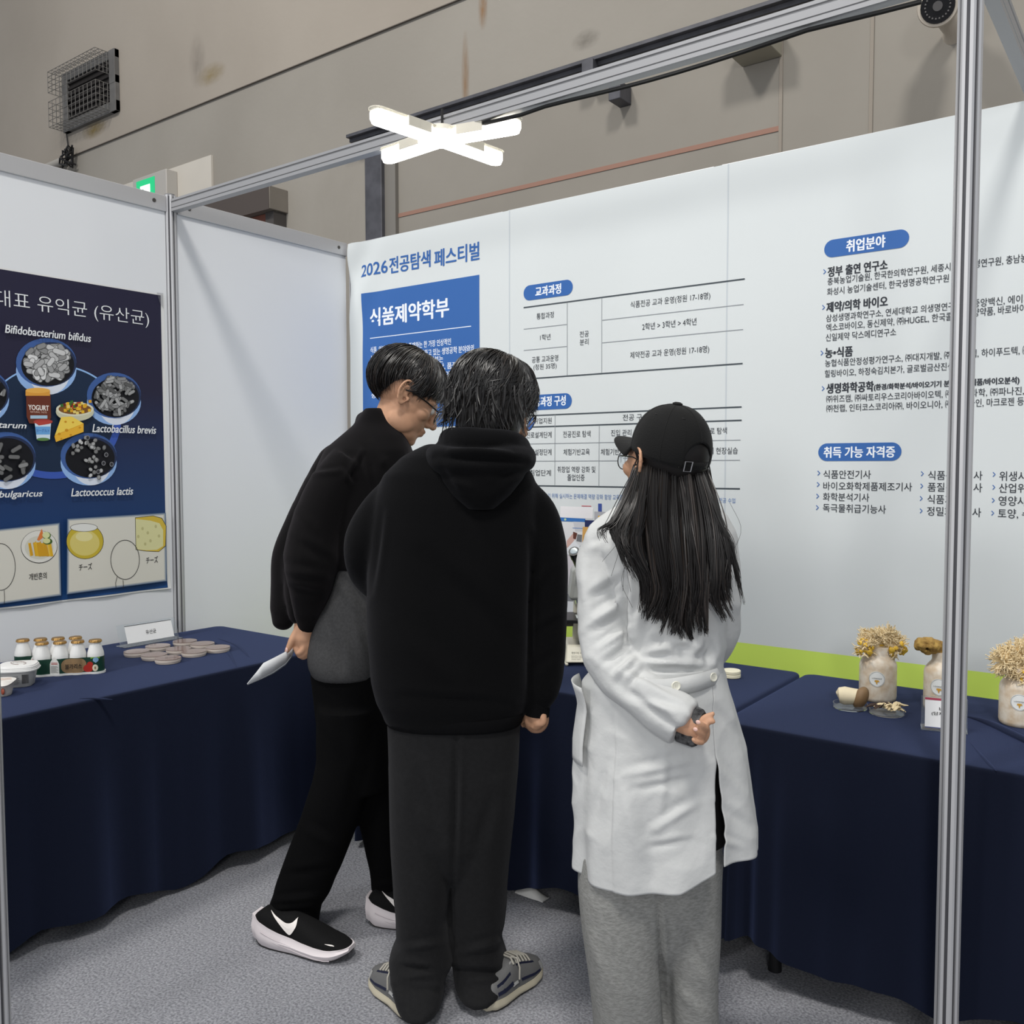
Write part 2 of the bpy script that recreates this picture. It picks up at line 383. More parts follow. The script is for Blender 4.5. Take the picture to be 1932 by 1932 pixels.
# duct box and security camera above the door
k0, k1 = oy(1401, 128, YH-.03), oy(1476, 107, YH-.03); zk = (k0[2]+k1[2])/2; yk = float(oz(1366, 105, zk)[1])
tag(build(MB().box((k0[0], yk, zk), (k1[0], YH-.035, zk+.12)), 'junction_box', mat('box_paint', (160, 155, 140), .7, var=.1, vscale=3), base=(k0[0], yk, zk), bevel=.004), 'painted metal junction box projecting from the hall wall above the door', 'box')
cc = oy(1772, 10, YH-.26)
cv = thing('security_camera', cc, 'round security camera with a black face on the hall wall behind the right post', 'camera')
ax = np.array([.15, -.90, -.42]); ax /= np.linalg.norm(ax)
build(MB().tube([cc-ax*.02, cc+ax*.10, cc+ax*.13], [.078, .078, .073], 28), 'housing', mat('camera_cream', (200, 190, 176), .5), cv)
build(MB().tube([cc+ax*.126, cc+ax*.135], [.064, .062], 28), 'front_glass', mat('camera_black', (22, 22, 24), .2), cv)
e1_ = np.cross(ax, ZZ); e1_ /= np.linalg.norm(e1_); e2_ = np.cross(e1_, ax)
ir = MB()
for k in range(22):
    a = k*2*math.pi/22; ir.ell(cc+ax*.137+(e1_*math.cos(a)+e2_*math.sin(a))*.045, (.004, .004, .004), nu=6, nv=5)
ir.tube([cc+ax*.134, cc+ax*.142], .018, 18)
build(ir, 'infrared_diode', mat('diode_grey', (90, 88, 88), .3), cv)
build(MB().tube([cc-ax*.05, (cc[0]+.01, YH-.06, cc[2]-.02), (cc[0]+.01, YH-.012, cc[2]-.03)], [.05, .035, .05], 14), 'bracket', mat('camera_cream', (200, 190, 176), .5), cv)

# ------------------------------------------------------------------ exhibition booth
alu = mat('brushed_aluminium', (198, 198, 200), .42, metal=.4, spec=.5, bump=.04, bscale=200, stretch=(1, 1, .02))
slot = mat('slot_shadow', (92, 92, 96), .5, metal=.6)
white_pan = mat('white_panel', (232, 234, 237), .45, spec=.25, bump=.03, bscale=6)
def post(name, x, y, h, label, r=.0245):
    t = thing(name, (x, y, 0), label, 'post', 'aluminium upright posts')
    mb = MB(); sl = MB(); R = []; k = 8
    prof = []
    for i in range(k):                                 # octagonal extrusion with a slot in each face
        a0, a1 = (i-.5)*math.pi/4+math.pi/8*0, (i+.5)*math.pi/4
        p0 = np.array([math.cos(a0), math.sin(a0)])*r/math.cos(math.pi/8); p1 = np.array([math.cos(a1), math.sin(a1)])*r/math.cos(math.pi/8)
        n = np.array([math.cos(i*math.pi/4), math.sin(i*math.pi/4)])
        for s_, dep in ((.04, 0), (.32, 0), (.32, .006), (.68, .006), (.68, 0), (.96, 0)): prof.append(p0+(p1-p0)*s_-n*dep)
        q0, q1 = p0+(p1-p0)*.33-n*.0055, p0+(p1-p0)*.67-n*.0055
        sl.prism([(x+q0[0], y+q0[1], .003), (x+q1[0], y+q1[1], .003), (x+q1[0]-n[0]*.002, y+q1[1]-n[1]*.002, .003), (x+q0[0]-n[0]*.002, y+q0[1]-n[1]*.002, .003)], (0, 0, h-.006))
    mb.rings([[(x+p[0], y+p[1], z) for p in prof] for z in (0, h)])
    build(mb, 'extrusion', alu, t, smooth=False); build(sl, 'slot', slot, t, smooth=False)
    build(MB().lathe([(.001, h), (.02, h), (.02, h+.006), (.001, h+.006)], (x, y, 0), 16), 'end_cap', mat('cap_grey', (120, 120, 122), .5), t)
    return t
post('upright_post', XW, YP, HT+.015, 'silver booth post joining two white wall panels on the left')
post('upright_post', XR, YP, 2.75, 'tall silver booth post standing in front of the banner table on the right')
np0 = od(-17, 1500, 2.0)
post('upright_post', float(np0[0]), float(np0[1]), HT, 'blurred silver post at the bottom left corner, cut by the frame')
def beam(name, p0, p1, z0, z1, label, dark=False):
    p0 = np.array([*p0, 0.]); p1 = np.array([*p1, 0.]); d = p1-p0; L = np.linalg.norm(d); d /= L; n = np.array([-d[1], d[0], 0])
    t = thing(name, (p0+p1)/2+ZZ*z0, label, 'beam')
    b = MB(); h = z1-z0
    prof = [(-.016, 0), (.016, 0), (.016, h), (-.016, h), (-.016, h*.82), (-.010, h*.80), (-.010, h*.70), (-.016, h*.68), (-.016, h*.30), (-.012, h*.28), (-.012, h*.24), (-.016, h*.22)]
    b.rings([[p+n*a+ZZ*(z0+z) for a, z in prof] for p in (p0, p1)])
    build(b, 'profile', mat('beam_aluminium', (168, 168, 170), .42, metal=.4), t, smooth=False)
    g_ = MB().add(np.array([q+n*a+ZZ*(z0+z) for q in (p0, p1) for a, z in ((-.0098, h*.705), (-.0098, h*.795))]), [(0, 1, 3, 2)])
    build(g_, 'groove', slot, t, smooth=False)
    return t
hb = beam('header_beam', (XW+.03, YP), (XR-.03, YP), HT-.055, HT-.006, 'long silver header beam across the booth carrying the cross lamp')
for xx in (XW+.07, XR-.07): build(MB().lathe([(.001, 0), (.008, 0), (.008, .004), (.001, .004)], (0, 0, 0), 12), 'lock_screw', slot, hb).matrix_local = Matrix.Translation(Vector((xx, YP-.018, HT-.02))-hb.location) @ Matrix.Rotation(math.pi/2, 4, 'X')
sb = beam('side_beam', (XR, YP+.03), (XR, YB), HT-.052+.05, HT+.012+.05, 'short silver beam running back from the right post to the banner wall')
def panel(name, p0, p1, label=None):
    p0 = np.array([*p0, 0.]); p1 = np.array([*p1, 0.]); d = (p1-p0)/np.linalg.norm(p1-p0); n = np.array([-d[1], d[0], 0])
    pts = lambda a, z0, z1: [p0+n*a+ZZ*z0, p1+n*a+ZZ*z0, p1+n*a+ZZ*z1, p0+n*a+ZZ*z1]
    o = struct(MB().prism(pts(-.003, .07, HT-.05), n*.006), name, white_pan, base=(p0+p1)/2, smooth=False)
    for z0, z1 in ((.02, .075), (HT-.056, HT+.008)):
        r = MB().prism(pts(-.014, z0, z1), n*.028)
        build(r, 'rail', alu, o, bevel=.002, smooth=False)
    sc = MB()
    for q in (p0+d*.055, p1-d*.055): sc.tube([q-n*.0125+ZZ*(HT-.022), q-n*.0165+ZZ*(HT-.022)], .008, 10); sc.tube([q+n*.0125+ZZ*(HT-.022), q+n*.0165+ZZ*(HT-.022)], .008, 10)
    build(sc, 'lock_screw', mat('screw_dark', (95, 93, 90), .4, metal=.7), o)
    return o
panel('wall_left', (XW, YP-.026), (XW, YP-.96)); panel('wall_left', (XW, YP-.99), (XW, YP-1.95)); panel('wall_left', (XW, YP+.026), (XW, YB-.01))
for k in range(4): panel('wall_back', (XW+.02+k*.99, YB+.02), (XW+.98+k*.99, YB+.02))
for k in range(1): post('upright_post', XW-.0, YB+.05, HT+.01, 'silver corner post almost hidden where the left partition meets the banner').location.z = 0

# cross shaped lamp under the beam
LC = np.array([-1.905, 2.185, 2.425])
lamp = thing('cross_lamp', LC, 'bright cross shaped white lamp hanging under the header beam', 'lamp')
tips = [oz(706, 222, 2.42), oz(963, 243, 2.42), oz(716, 304, 2.42), oz(941, 304, 2.42)]
lens_m = mat('lamp_diffuser', (255, 252, 244), .3, emit=11.5); side_m = mat('lamp_diffuser_side', (255, 252, 244), .3, emit=1.6)
case_m = mat('lamp_case', (215, 210, 196), .4)
for tp in tips:
    d = (tp-LC); d[2] = 0; L = .272; d /= np.linalg.norm(d); n = np.array([-d[1], d[0], 0])
    def bar(w, z0, z1, a, b):
        R = []
        out = [(a, -w), (b-w, -w)]+[(b-w+w*math.sin(t), -w*math.cos(t)) for t in np.linspace(.2, math.pi-.2, 9)]+[(b-w, w), (a, w)]
        mk = lambda sc, z: [LC+d*(p[0] if sc == 1 else a+(p[0]-a)*(1-.02))+n*p[1]*sc+ZZ*z for p in out]
        return MB().rings([mk(1, z1), mk(1, z0+.012), mk(.8, z0)])
    la = build(bar(.026, -.018, .012, .02, L), 'light_arm', [side_m, lens_m], lamp)
    for p_ in la.data.polygons:
        if abs(p_.normal[2]) > .75: p_.material_index = 1
    build(bar(.0285, .0125, .022, .02, L+.004), 'arm_case', case_m, lamp, smooth=False)
    for s_ in (-1, 1):
        for f_ in (.34, .5):
            cl = MB()
            q = LC+d*L*f_+n*s_*.031; cl.prism([q-d*.022+ZZ*-.006, q+d*.022+ZZ*-.006, q+d*.022+ZZ*.022, q-d*.022+ZZ*.022], n*s_*.004)
            build(cl, 'clip', case_m, lamp, smooth=False)
build(MB().lathe([(.002, -.016), (.045, -.014), (.055, 0), (.055, .012), (.002, .012)], LC, 24), 'hub', lens_m, lamp)
build(MB().lathe([(.002, .0125), (.058, .0125), (.05, .03), (.002, .03)], LC, 24), 'hub_case', case_m, lamp)
build(MB().tube([LC+ZZ*.03, LC+np.array([.01, .0, .05]), (LC[0]+.01, YP-.018, HT-.03), (LC[0]+.01, YP-.018, HT+.012)], .004, 6), 'hanging_cable', mat('cable_black', (28, 27, 27), .5), lamp)
# power cord along the beam underside
cp = [(LC[0]+.1, YP, HT-.058)]+[(x, YP+.0, HT-.058-.012*abs(math.sin(x*4.2))-.004) for x in np.linspace(-1.6, -.5, 14)]
tag(build(MB().tube(cp, .006, 6), 'power_cable', mat('cable_black', (28, 27, 27), .5), base=cp[0]), 'black power cord slung along the underside of the header beam', 'cord')

# ------------------------------------------------------------------ the printed banner
BY = YB-.012
ban = thing('wall_banner', (-1.5, BY, 1.0), 'large pale printed fabric banner with blue Korean headings covering the back wall', 'banner')
zg1 = .737; zg0 = .655
wn = WN(5, 5, aniso=(1, 0, 1.2))
xs = np.linspace(XW+.03, .9, 130); zs = np.linspace(.05, HT+.0, 90)
def bulge(x, z):
    P_ = np.stack([x, 0*x, z], -1); k = np.exp(-((x+3.36)**2/.03+(z-HT)**2/.12))
    return .0010*wn(P_)-.014*k*np.sin((x+3.4)*26+(HT-z)*18)
X, Z = np.meshgrid(xs, zs); Yv = BY+bulge(X.ravel(), Z.ravel()).reshape(X.shape)
def drape(mb):
    for V in mb.v: V[:, 1] += bulge(V[:, 0], V[:, 2])
body = MB(); body.grid(np.stack([X, Yv, Z], -1))
fab = mat('banner_fabric', (216, 221, 222), .55, spec=.25, bump=.12, bscale=3.2, bdetail=3)
grn = mat('banner_green', (210, 238, 108), .55, spec=.25)
o = build(body, 'fabric', [fab, grn], ban)
me = o.data
for p in me.polygons:
    if p.center.z+1.0 < zg1 : p.material_index = 1
# joints of the panels show through the cloth
sm_ = MB()
for u, v in ((961, 430), (1374, 330)):
    sm_ = MB(); x = float(oy(u, v, BY)[0]); sm_.grid([[np.array([x+q_, BY-.0004, z_]) for q_ in (-.003, .003)] for z_ in np.linspace(.75, HT, 60)])
    drape(sm_); build(sm_, 'seam', mat('banner_seam', (196, 203, 208), .55), ban)
fB = lambda u, v: oy(u, v, BY-.0006)
INK, BLU, WHT, GRY, PALE = (46, 50, 58), (58, 104, 172), (240, 244, 250), (150, 155, 160), (92, 128, 184)
DARK = (70, 78, 84)
T = Art(fB, (0, -1, 0))
pa0, pa1 = fB(683, 553), fB(904.5, 520); bz1 = (pa0[2]+pa1[2])/2; bz0 = float(fB(800, 806)[2])
T.mb.grid([[np.array([x, pa0[1]-T.l, z]) for x in np.linspace(pa0[0], pa1[0], 30)] for z in np.linspace(bz0, bz1, 30)], T.ink(BLU))
def pill(uc0, vc0, uc1, vc1, h):
    T.k = 1; a, b = fB(uc0, vc0), fB(uc1, vc1); z = (a[2]+b[2])/2
    um, vm = (uc0+uc1)/2, (vc0+vc1)/2; hh = float((fB(um, vm-h/2)-fB(um, vm+h/2))[2])/2
    P_ = [np.array([b[0]-hh+hh*math.cos(t), a[1]-T.l, z+hh*math.sin(t)]) for t in np.linspace(-math.pi/2, math.pi/2, 16)]
    P_ += [np.array([a[0]+hh+hh*math.cos(t), a[1]-T.l, z+hh*math.sin(t)]) for t in np.linspace(math.pi/2, 1.5*math.pi, 16)]
    T.mb.poly(P_, T.ink(BLU))
def hline(u0, v0, u1, v1, thick):
    T.k = 2; a, b = fB(u0, v0), fB(u1, v1); z = (a[2]+b[2])/2; w_ = .0018 if thick == 2 else .0026 if thick else .0013
    T.mb.grid([[np.array([x, a[1]-T.l-.00003, z+q_]) for q_ in (-w_, w_)] for x in np.linspace(a[0], b[0], 40)], T.ink(WHT if thick == 2 else DARK if thick else GRY))
def vline(u0, v0, u1, v1):
    T.k = 2; a, b = fB(u0, v0), fB(u1, v1); x = (a[0]+b[0])/2; w_ = .0013
    T.mb.grid([[np.array([x+q_, a[1]-T.l-.00003, zq]) for q_ in (-w_, w_)] for zq in np.linspace(a[2], b[2], 12)], T.ink(GRY))
T.k = 4
for a in [('2026', 680, 511, 731, 503, 23, BLU, .024), ('전공탐색', 735, 501, 812, 488, 31, BLU, .026), ('페스티벌', 820, 487, 904, 474, 33, BLU, .024),
          ('식품제약학부', 698, 597, 847, 582, 35, WHT, .030)]: T.text(*a)
T.k = 2
hline(698, 637, 889, 617, 2)
T.k = 4
for b, u0, v0, u1, v1 in [('식품, 의약 산업은 인류가 존재하는 한 가장 인상적인', 699, 658.5, 851, 647), ('산업 분야이며 다른 방면으로 발전하고 있는 생명공학 분야와의', 699, 675, 894, 658),
                          ('접목을 통해 성장하고 있다. 우리 학부는', 700, 688.5, 836, 678), ('융합하여 식품과 의약의 개발, 생산, 품질관리', 700, 702, 881, 688.5), ('연구 분야를 이끌어 갈 식품 분야의', 700, 717.5, 848, 707),
                          ('인재를 키워 인류의 삶의 건강과', 701, 731.5, 862, 721), ('풍요에 이바지하는 바이오의 전망', 701, 745, 864, 735), ('산업을 이끌 학부 2026년', 703, 806, 822, 802)]:
    T.text(b, u0, v0, u1, v1, 12.5, WHT, .012)
for p in [(988, 554.5, 1081, 540.5, 29), (988, 762, 1079, 754.5, 29), (1555, 470, 1715.5, 449, 34), (1543.8, 852.8, 1700.6, 852.4, 34)]: pill(*p)
T.k = 4
for a in [('교과과정', 1010.5, 550.5, 1058.5, 544.5, 18.5), ('전공과정 구성', 998, 759, 1067, 755, 18.5), ('취업분야', 1597, 464.5, 1670, 455, 23), ('취득 가능 자격증', 1554.4, 853.5, 1688, 852.5, 21)]: T.text(*a, WHT, .03)
for a in [(988, 581, 1405, 525.4, 1), (988, 620.9, 1070.5, 612, 0), (988, 661, 1069.5, 653.5, 0), (988, 716, 1401, 685, 1), (1136.5, 604.6, 1403, 573.8, 0), (1136, 647.5, 1402, 620.6, 0),
          (988, 784.5, 1399, 768, 1), (988, 806, 1399, 793, 1), (988, 837, 1397, 830.8, 0), (988, 869.3, 1396, 869, 0), (988, 915, 1396, 923.4, 1)]: hline(*a)
for a in [(1070.8, 571, 1069.5, 708), (1136.5, 562, 1134.7, 704), (1048, 782, 1046.7, 916), (1131.5, 802, 1129.5, 917.5), (1218, 800, 1215, 919), (1312, 797, 1309, 921)]: vline(*a)
T.k = 4
for a in [('통합과정', 1012.5, 597, 1045, 593.4, 11.6), ('1학년', 1019, 637, 1038.5, 635, 11.4), ('공통 교과운영', 1003.5, 679, 1053, 675, 11.6), ('(정원 35명)', 1006.6, 694, 1050, 690, 12.4),
          ('전공', 1094, 630.9, 1111, 629.3, 11.6), ('분리', 1094, 646, 1110.5, 644.3, 11.6), ('식품전공 교과 운영(정원 17-18명)', 1190, 576, 1340, 558.4, 15), ('2학년 > 3학년 > 4학년', 1212, 616.5, 1314, 606.5, 13.5),
          ('제약전공 교과 운영(정원 17-18명)', 1189, 671.5, 1338, 659, 15), ('진로취업지원', 991, 795.5, 1041, 793, 11), ('전공 구성', 1175, 788, 1222, 786, 12), ('진로설계단계', 993.6, 821.4, 1041, 819.6, 11.5),
          ('전공진로 탐색', 1062.7, 819.8, 1114.5, 818, 12), ('진입 관리 상담', 1153, 817.3, 1214, 815, 12), ('진로 탐색', 1329, 813.5, 1371, 812, 12.4), ('직무설정단계', 993.6, 853.4, 1041, 852.6, 11.5),
          ('체험기반교육', 1063.5, 852.8, 1113, 852.5, 12), ('체험기반교육', 1134, 852.6, 1186, 852, 12), ('연계 현장실습', 1327, 851, 1391.7, 850, 12.6), ('취업단계', 1000, 892, 1040, 892, 11.5),
          ('취창업 역량 강화 및', 1052.4, 885.6, 1123.8, 885.8, 12), ('졸업인증', 1071, 900.8, 1103.6, 901, 12)]: T.text(*a, INK)
T.text('전공역량을 키우기 위해 실시하는 문제해결 역량 강화 함양 교육을', 990, 933.5, 1176, 939, 9.5, PALE); T.text('통한 참여 전공 수업', 1322, 943, 1387, 944.8, 9.5, PALE)
for a in [('정부 출연 연구소', 1562, 513.5, 1674.5, 498.8, 19, 1), ('충북농업기술원, 한국한의학연구원, 세종시', 1561.4, 531.6, 1793.5, 503.5, 15, 0), ('경연구원, 충남농업', 1838, 498.5, 1951, 485, 16.5, 0),
          ('화성시 농업기술센터, 한국생명공학연구원', 1560.6, 550.6, 1790.4, 525.5, 15, 0), ('제약/의학 바이오', 1559.6, 579.3, 1674.8, 569, 19.5, 1), ('삼성생명과학연구소, 연세대학교 의생명연구', 1558.8, 600, 1801, 578.5, 15, 0),
          ('중앙백신, 에이치', 1835.7, 573, 1944, 562.5, 16.5, 0), ('엑소코바이오, 동신제약, ㈜HUGEL, 한국콜', 1558.8, 617.8, 1797, 598, 15.5, 0), ('양약품, 바로바이오', 1836, 590.3, 1950, 580, 16.5, 0),
          ('신일제약 닥스메디연구소', 1558, 636.2, 1690.8, 627, 14.5, 0), ('농•식품', 1557, 665.5, 1608.5, 663, 19, 1), ('농협식품안정성평가연구소, ㈜대지개발, ㈜', 1556.7, 684, 1795, 671.7, 15, 0), ('캠, 하이푸드텍, ㈜', 1831, 667, 1944, 660.8, 16.5, 0),
          ('힐링바이오, 하정숙김치본가, 글로벌금산진생', 1556, 704.3, 1799, 692.2, 15, 0), ('생명화학공학', 1559.6, 733, 1648, 728.7, 19, 1), ('(환경/화학분석/바이오기기 분', 1649, 730.2, 1791, 725.6, 13.5, 1), ('제품/바이오분석)', 1831, 722.5, 1923, 718, 15, 1),
          ('㈜위즈캠, ㈜싸토리우스코리아바이오텍, ㈜', 1558.8, 752.3, 1797, 744, 15, 0), ('과학, ㈜파나진,', 1831, 741.3, 1932, 737.4, 16, 0), ('㈜천랩, 인터코스코리아㈜, 바이오니아, ㈜', 1558.8, 770.3, 1797, 763, 15, 0), ('나인, 마크로젠 등', 1828, 760, 1931.5, 758, 16, 0),
          ('식품안전기사', 1553.6, 894.6, 1643, 895.6, 16, 0), ('바이오화학제품제조기사', 1553.6, 916.8, 1720.6, 918.6, 16, 0), ('화학분석기사', 1553, 937.2, 1640, 938.6, 15.5, 0), ('독극물취급기능사', 1553, 958.2, 1671.4, 961, 16, 0),
          ('식품산업기사', 1751, 896, 1853.4, 898, 17, 0), ('품질경영기사', 1750.4, 918.7, 1853, 920.4, 17, 0), ('식품기술사', 1749.8, 941.6, 1833, 943.4, 17, 0), ('정밀화학기사', 1749, 964.3, 1851, 966.8, 17, 0),
          ('위생사', 1885.4, 897.8, 1938, 898.8, 18, 0), ('산업위생기사', 1884.8, 920, 1992, 922.5, 18, 0), ('영양사', 1884, 944.6, 1937, 945.8, 18, 0), ('토양, 수질', 1883, 968.6, 1962, 971, 18.5, 0)]:
    T.text(*a[:6], INK, .03 if a[6] else .004)
for u, v in [(1556, 512.6), (1554, 580), (1551, 666), (1553, 733), (1545, 892.6), (1544, 914), (1543, 936), (1542.5, 957.6), (1740, 893.7), (1739, 917), (1738, 940.4), (1738, 963.8), (1875.5, 895), (1875, 919.3), (1874, 944), (1873, 968)]:
    T.k = 5; T.line([(u-2.2, v-4.2), (u+2, v), (u-2.2, v+4.2)], 1.7, BLU, True)
drape(T.mb); T.build('printed_lettering', ban)
# laboratory photograph printed low on the banner
A = Art(fB, (0, -1, 0), step=.00003, lift=.0005)
A.poly([(1000, 945), (1215, 951), (1213, 1192), (1000, 1172)], (222, 216, 222))
A.poly([(1058, 955), (1120, 957), (1119, 979), (1058, 976)], (236, 234, 236)); A.line([(1098, 954.6), (1116, 955)], 1.4, (200, 90, 100))
A.poly([(1055, 976), (1105, 978.5), (1105, 985), (1055, 983)], (62, 118, 188)); A.ell(1067, 980, 2.2, 2.2, (190, 215, 170))
A.poly([(1122, 965), (1143, 966), (1142, 995), (1122, 993)], (176, 176, 182)); A.poly([(1129, 950), (1136, 950.2), (1136, 965.4), (1129, 965)], (66, 86, 158)); A.poly([(1129, 973), (1133, 973), (1133, 977), (1129, 977)], (226, 180, 60))
A.poly([(1060, 985), (1104, 986), (1100, 1030), (1060, 1030)], (228, 228, 230)); A.poly([(1082, 984), (1103, 985), (1102, 1003), (1086, 1003)], (205, 206, 212)); A.poly([(1081, 995.5), (1103, 996.5), (1103, 997.8), (1081, 996.8)], (90, 130, 190))
A.poly([(1104, 981), (1126, 982), (1125, 995), (1104, 994)], (44, 52, 96)); A.poly([(1100, 994), (1128, 995), (1125, 1025), (1099, 1023)], (218, 168, 96))
A.poly([(1070, 1020), (1083, 1005), (1089, 1010), (1080, 1026), (1070, 1034)], (216, 178, 168)); A.poly([(1082, 1003), (1090, 1006), (1087, 1018), (1082, 1016)], (104, 62, 52)); A.poly([(1090, 1008), (1099, 1009), (1098, 1023), (1088, 1021)], (120, 122, 126))
A.poly([(1070, 1035), (1084, 1020), (1094, 1030), (1096, 1042), (1080, 1048), (1070, 1046)], (240, 242, 246)); A.poly([(1068, 1120), (1100, 1122), (1100, 1136), (1068, 1134)], (140, 142, 146)); A.poly([(1068, 1134), (1100, 1136), (1100, 1168), (1068, 1166)], (236, 238, 242))
A.poly([(1072, 1165), (1090, 1158), (1090, 1161), (1076, 1167)], (150, 152, 158))
drape(A.mb); A.build('printed_photograph', ban)

# ------------------------------------------------------------------ poster on the left wall
PX = XW+.006
pos = thing('poster', (PX, 1.8, .9), 'navy science poster with round bacteria photos and food drawings on the left wall', 'poster')
fP = lambda u, v: ox(u, v, PX+.003)
y0, y1, z0, z1 = 1.16, float(fP(305, 554)[1]), float(fP(160, 1127)[2]), float(fP(150, 532)[2])
def sheet(y0, y1, z0, z1, x, n=40):
    ys = np.linspace(y0, y1, n); zs_ = np.linspace(z0, z1, n)
    return [[(x+.007*math.exp(-(zz_-z0)/.03)*(.6+.5*math.sin(yy*21)), yy, zz_) for yy in ys] for zz_ in zs_]
build(MB().grid(sheet(y0-.02, y1+.012, z0-.006, z1+.006, PX)), 'backing_paper', mat('poster_paper', (232, 232, 230), .6), pos)
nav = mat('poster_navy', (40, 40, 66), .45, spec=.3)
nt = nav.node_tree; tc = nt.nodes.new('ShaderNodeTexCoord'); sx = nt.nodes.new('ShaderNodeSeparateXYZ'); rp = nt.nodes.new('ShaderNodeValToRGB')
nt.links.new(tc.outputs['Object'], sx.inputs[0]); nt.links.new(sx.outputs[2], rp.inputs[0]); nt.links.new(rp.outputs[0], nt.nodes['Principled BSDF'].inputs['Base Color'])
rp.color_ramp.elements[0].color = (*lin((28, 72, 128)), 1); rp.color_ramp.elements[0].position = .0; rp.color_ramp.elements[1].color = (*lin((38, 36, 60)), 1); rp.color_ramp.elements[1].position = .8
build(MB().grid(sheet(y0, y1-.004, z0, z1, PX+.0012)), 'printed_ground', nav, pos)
Q = Art(fP, (1, 0, 0), lift=.008)
Q.l = .0004+.006*0
WH = (236, 238, 240)
Q.text('대표 유익균 (유산균)', -9, 568, 281, 599, 34, WH, -.006)
Q.ell(100, 793, 128, 104, (26, 44, 70)); Q.oval(100, 793, 128, 104, 3, (150, 190, 240), math.pi*1.1, math.pi*1.95)
Q.oval(100, 793, 122, 104, 13, (62, 92, 180), .02, math.pi*.95)
for cx, cy, a, b, th in ((87, 684, 57, 46, 15), (214.8, 746, 51, 43, 13), (167, 860, 53, 43, 13), (10, 862, 57, 47, 14), (-40, 741, 57, 47, 14)):
    Q.ell(cx, cy+th, a, b, (150, 186, 236)); Q.ell(cx+a*.1, cy+th+.5, a*.7, b*.98, (226, 232, 244)); Q.ell(cx, cy, a, b, (66, 98, 160)); Q.ell(cx+a*.14, cy+b*.06, a*.86, b*.9, (40, 52, 84)); Q.ell(cx+a*.05, cy+b*.1, a*.88, b*.86, (20, 20, 26))
g = random.Random(11)
def rods(cx, cy, a, b, n, L, w, lo, hi, off=0):
    for k in range(n):
        for _ in range(60):
            x, y, t = g.uniform(-a, a), g.uniform(-b, b), g.uniform(0, math.pi); l = L*g.uniform(.6, 1.2)
            e = [(x+s_*l*math.cos(t), y+s_*l*math.sin(t)*.85) for s_ in (-1, 1)]
            if all((p[0]/a)**2+(p[1]/b)**2 < .92 for p in e): break
        else: continue
        s_ = int(g.uniform(lo, hi)); c = (s_, s_, s_); c2 = tuple(int(v*.55) for v in c)
        for cc_, ww in ((c2, w*1.25), (c, w)):
            dx, dy = math.cos(t), math.sin(t); P_ = [(cx+e[1][0]+ww*math.cos(t+q), cy+e[1][1]+ww*math.sin(t+q)) for q in np.linspace(-1.57, 1.57, 7)]+[(cx+e[0][0]+ww*math.cos(t+q), cy+e[0][1]+ww*math.sin(t+q)) for q in np.linspace(1.57, 4.71, 7)]
            Q.poly(P_, tuple(16*(v//16) for v in cc_))
rods(89, 684, 46, 38, 95, 7, 4.4, 150, 235); rods(216, 747, 41, 39, 90, 6.5, 2.6, 100, 200)
for k in range(34):
    t = k/34; x, y = 136+t*50+g.gauss(0, 7), 838+t*66-20*math.sin(t*3)+g.gauss(0, 7)
    if k % 3 == 0: x, y = 172+g.gauss(0, 9), 860+g.gauss(0, 16)
    s_ = 16*int(g.uniform(8, 14)); Q.ell(x, y, g.uniform(3.5, 5.5), g.uniform(3, 4.2), (96, 96, 96), g.uniform(0, 3), 14); Q.ell(x, y-.4, 3.6, 2.8, (s_, s_, s_), g.uniform(0, 3), 14)
for x, y in ((198, 858), (193, 874), (183, 890), (163, 826), (208, 876)): Q.ell(x, y, 4, 4.5, (130, 130, 134), n=16); Q.ell(x, y, 2.6, 3, (50, 50, 54), n=16)
rods(8, 868, 48, 42, 15, 9, 3.4, 96, 150); rods(-40, 741, 50, 42, 60, 6, 2.6, 110, 200)
for a in [('Bifidobacterium bifidus', 6.5, 622.5, 168, 637, 15, .18), ('Lactobacillus brevis', 171, 808.5, 291, 811, 14.5, .25), ('Lactococcus lactis', 131, 929.8, 247.7, 925.4, 14.5, .25), ('plantarum', -45, 802, 46.6, 805, 15, .25), ('bulgaricus', -5, 935, 77, 932, 15.5, .25)]:
    Q.k += 1; Q.text(*a[:6], WH, .022, a[6])
# food drawings
Q.poly([(46, 744), (47, 786), (52, 799), (86, 801), (93, 788), (92, 744)], (108, 52, 36)); Q.poly([(45, 737), (91, 737), (91, 747), (45, 747)], (226, 160, 66)); Q.ell(68, 737, 23, 5, (240, 180, 84))
Q.text('YOGURT', 50.5, 770, 88.8, 769, 9.5, (244, 236, 228), .03); Q.text('NATURAL TASTE', 54, 778, 85, 777.5, 3.6, (222, 190, 176)); Q.poly([(54, 784), (86, 784), (86, 790), (54, 790)], (176, 205, 226))
Q.poly([(62, 797), (93, 797), (91, 829), (66, 829)], (214, 232, 246)); Q.poly([(63, 805), (92, 805), (91, 820), (65, 820)], (110, 170, 226)); Q.ell(78, 796, 18, 5, (176, 62, 56)); Q.poly([(60, 796), (96, 794), (90, 800), (70, 803)], (186, 72, 62)); Q.ell(78, 829, 12, 3, (96, 136, 76))
Q.text('ヨーグルト', 65, 813, 90, 812, 6, (70, 110, 180), .02)
Q.ell(138, 777, 36, 18, (206, 204, 176)); Q.ell(138, 772, 35.5, 13, (226, 224, 200)); Q.ell(138, 772, 31, 10, (130, 84, 40))
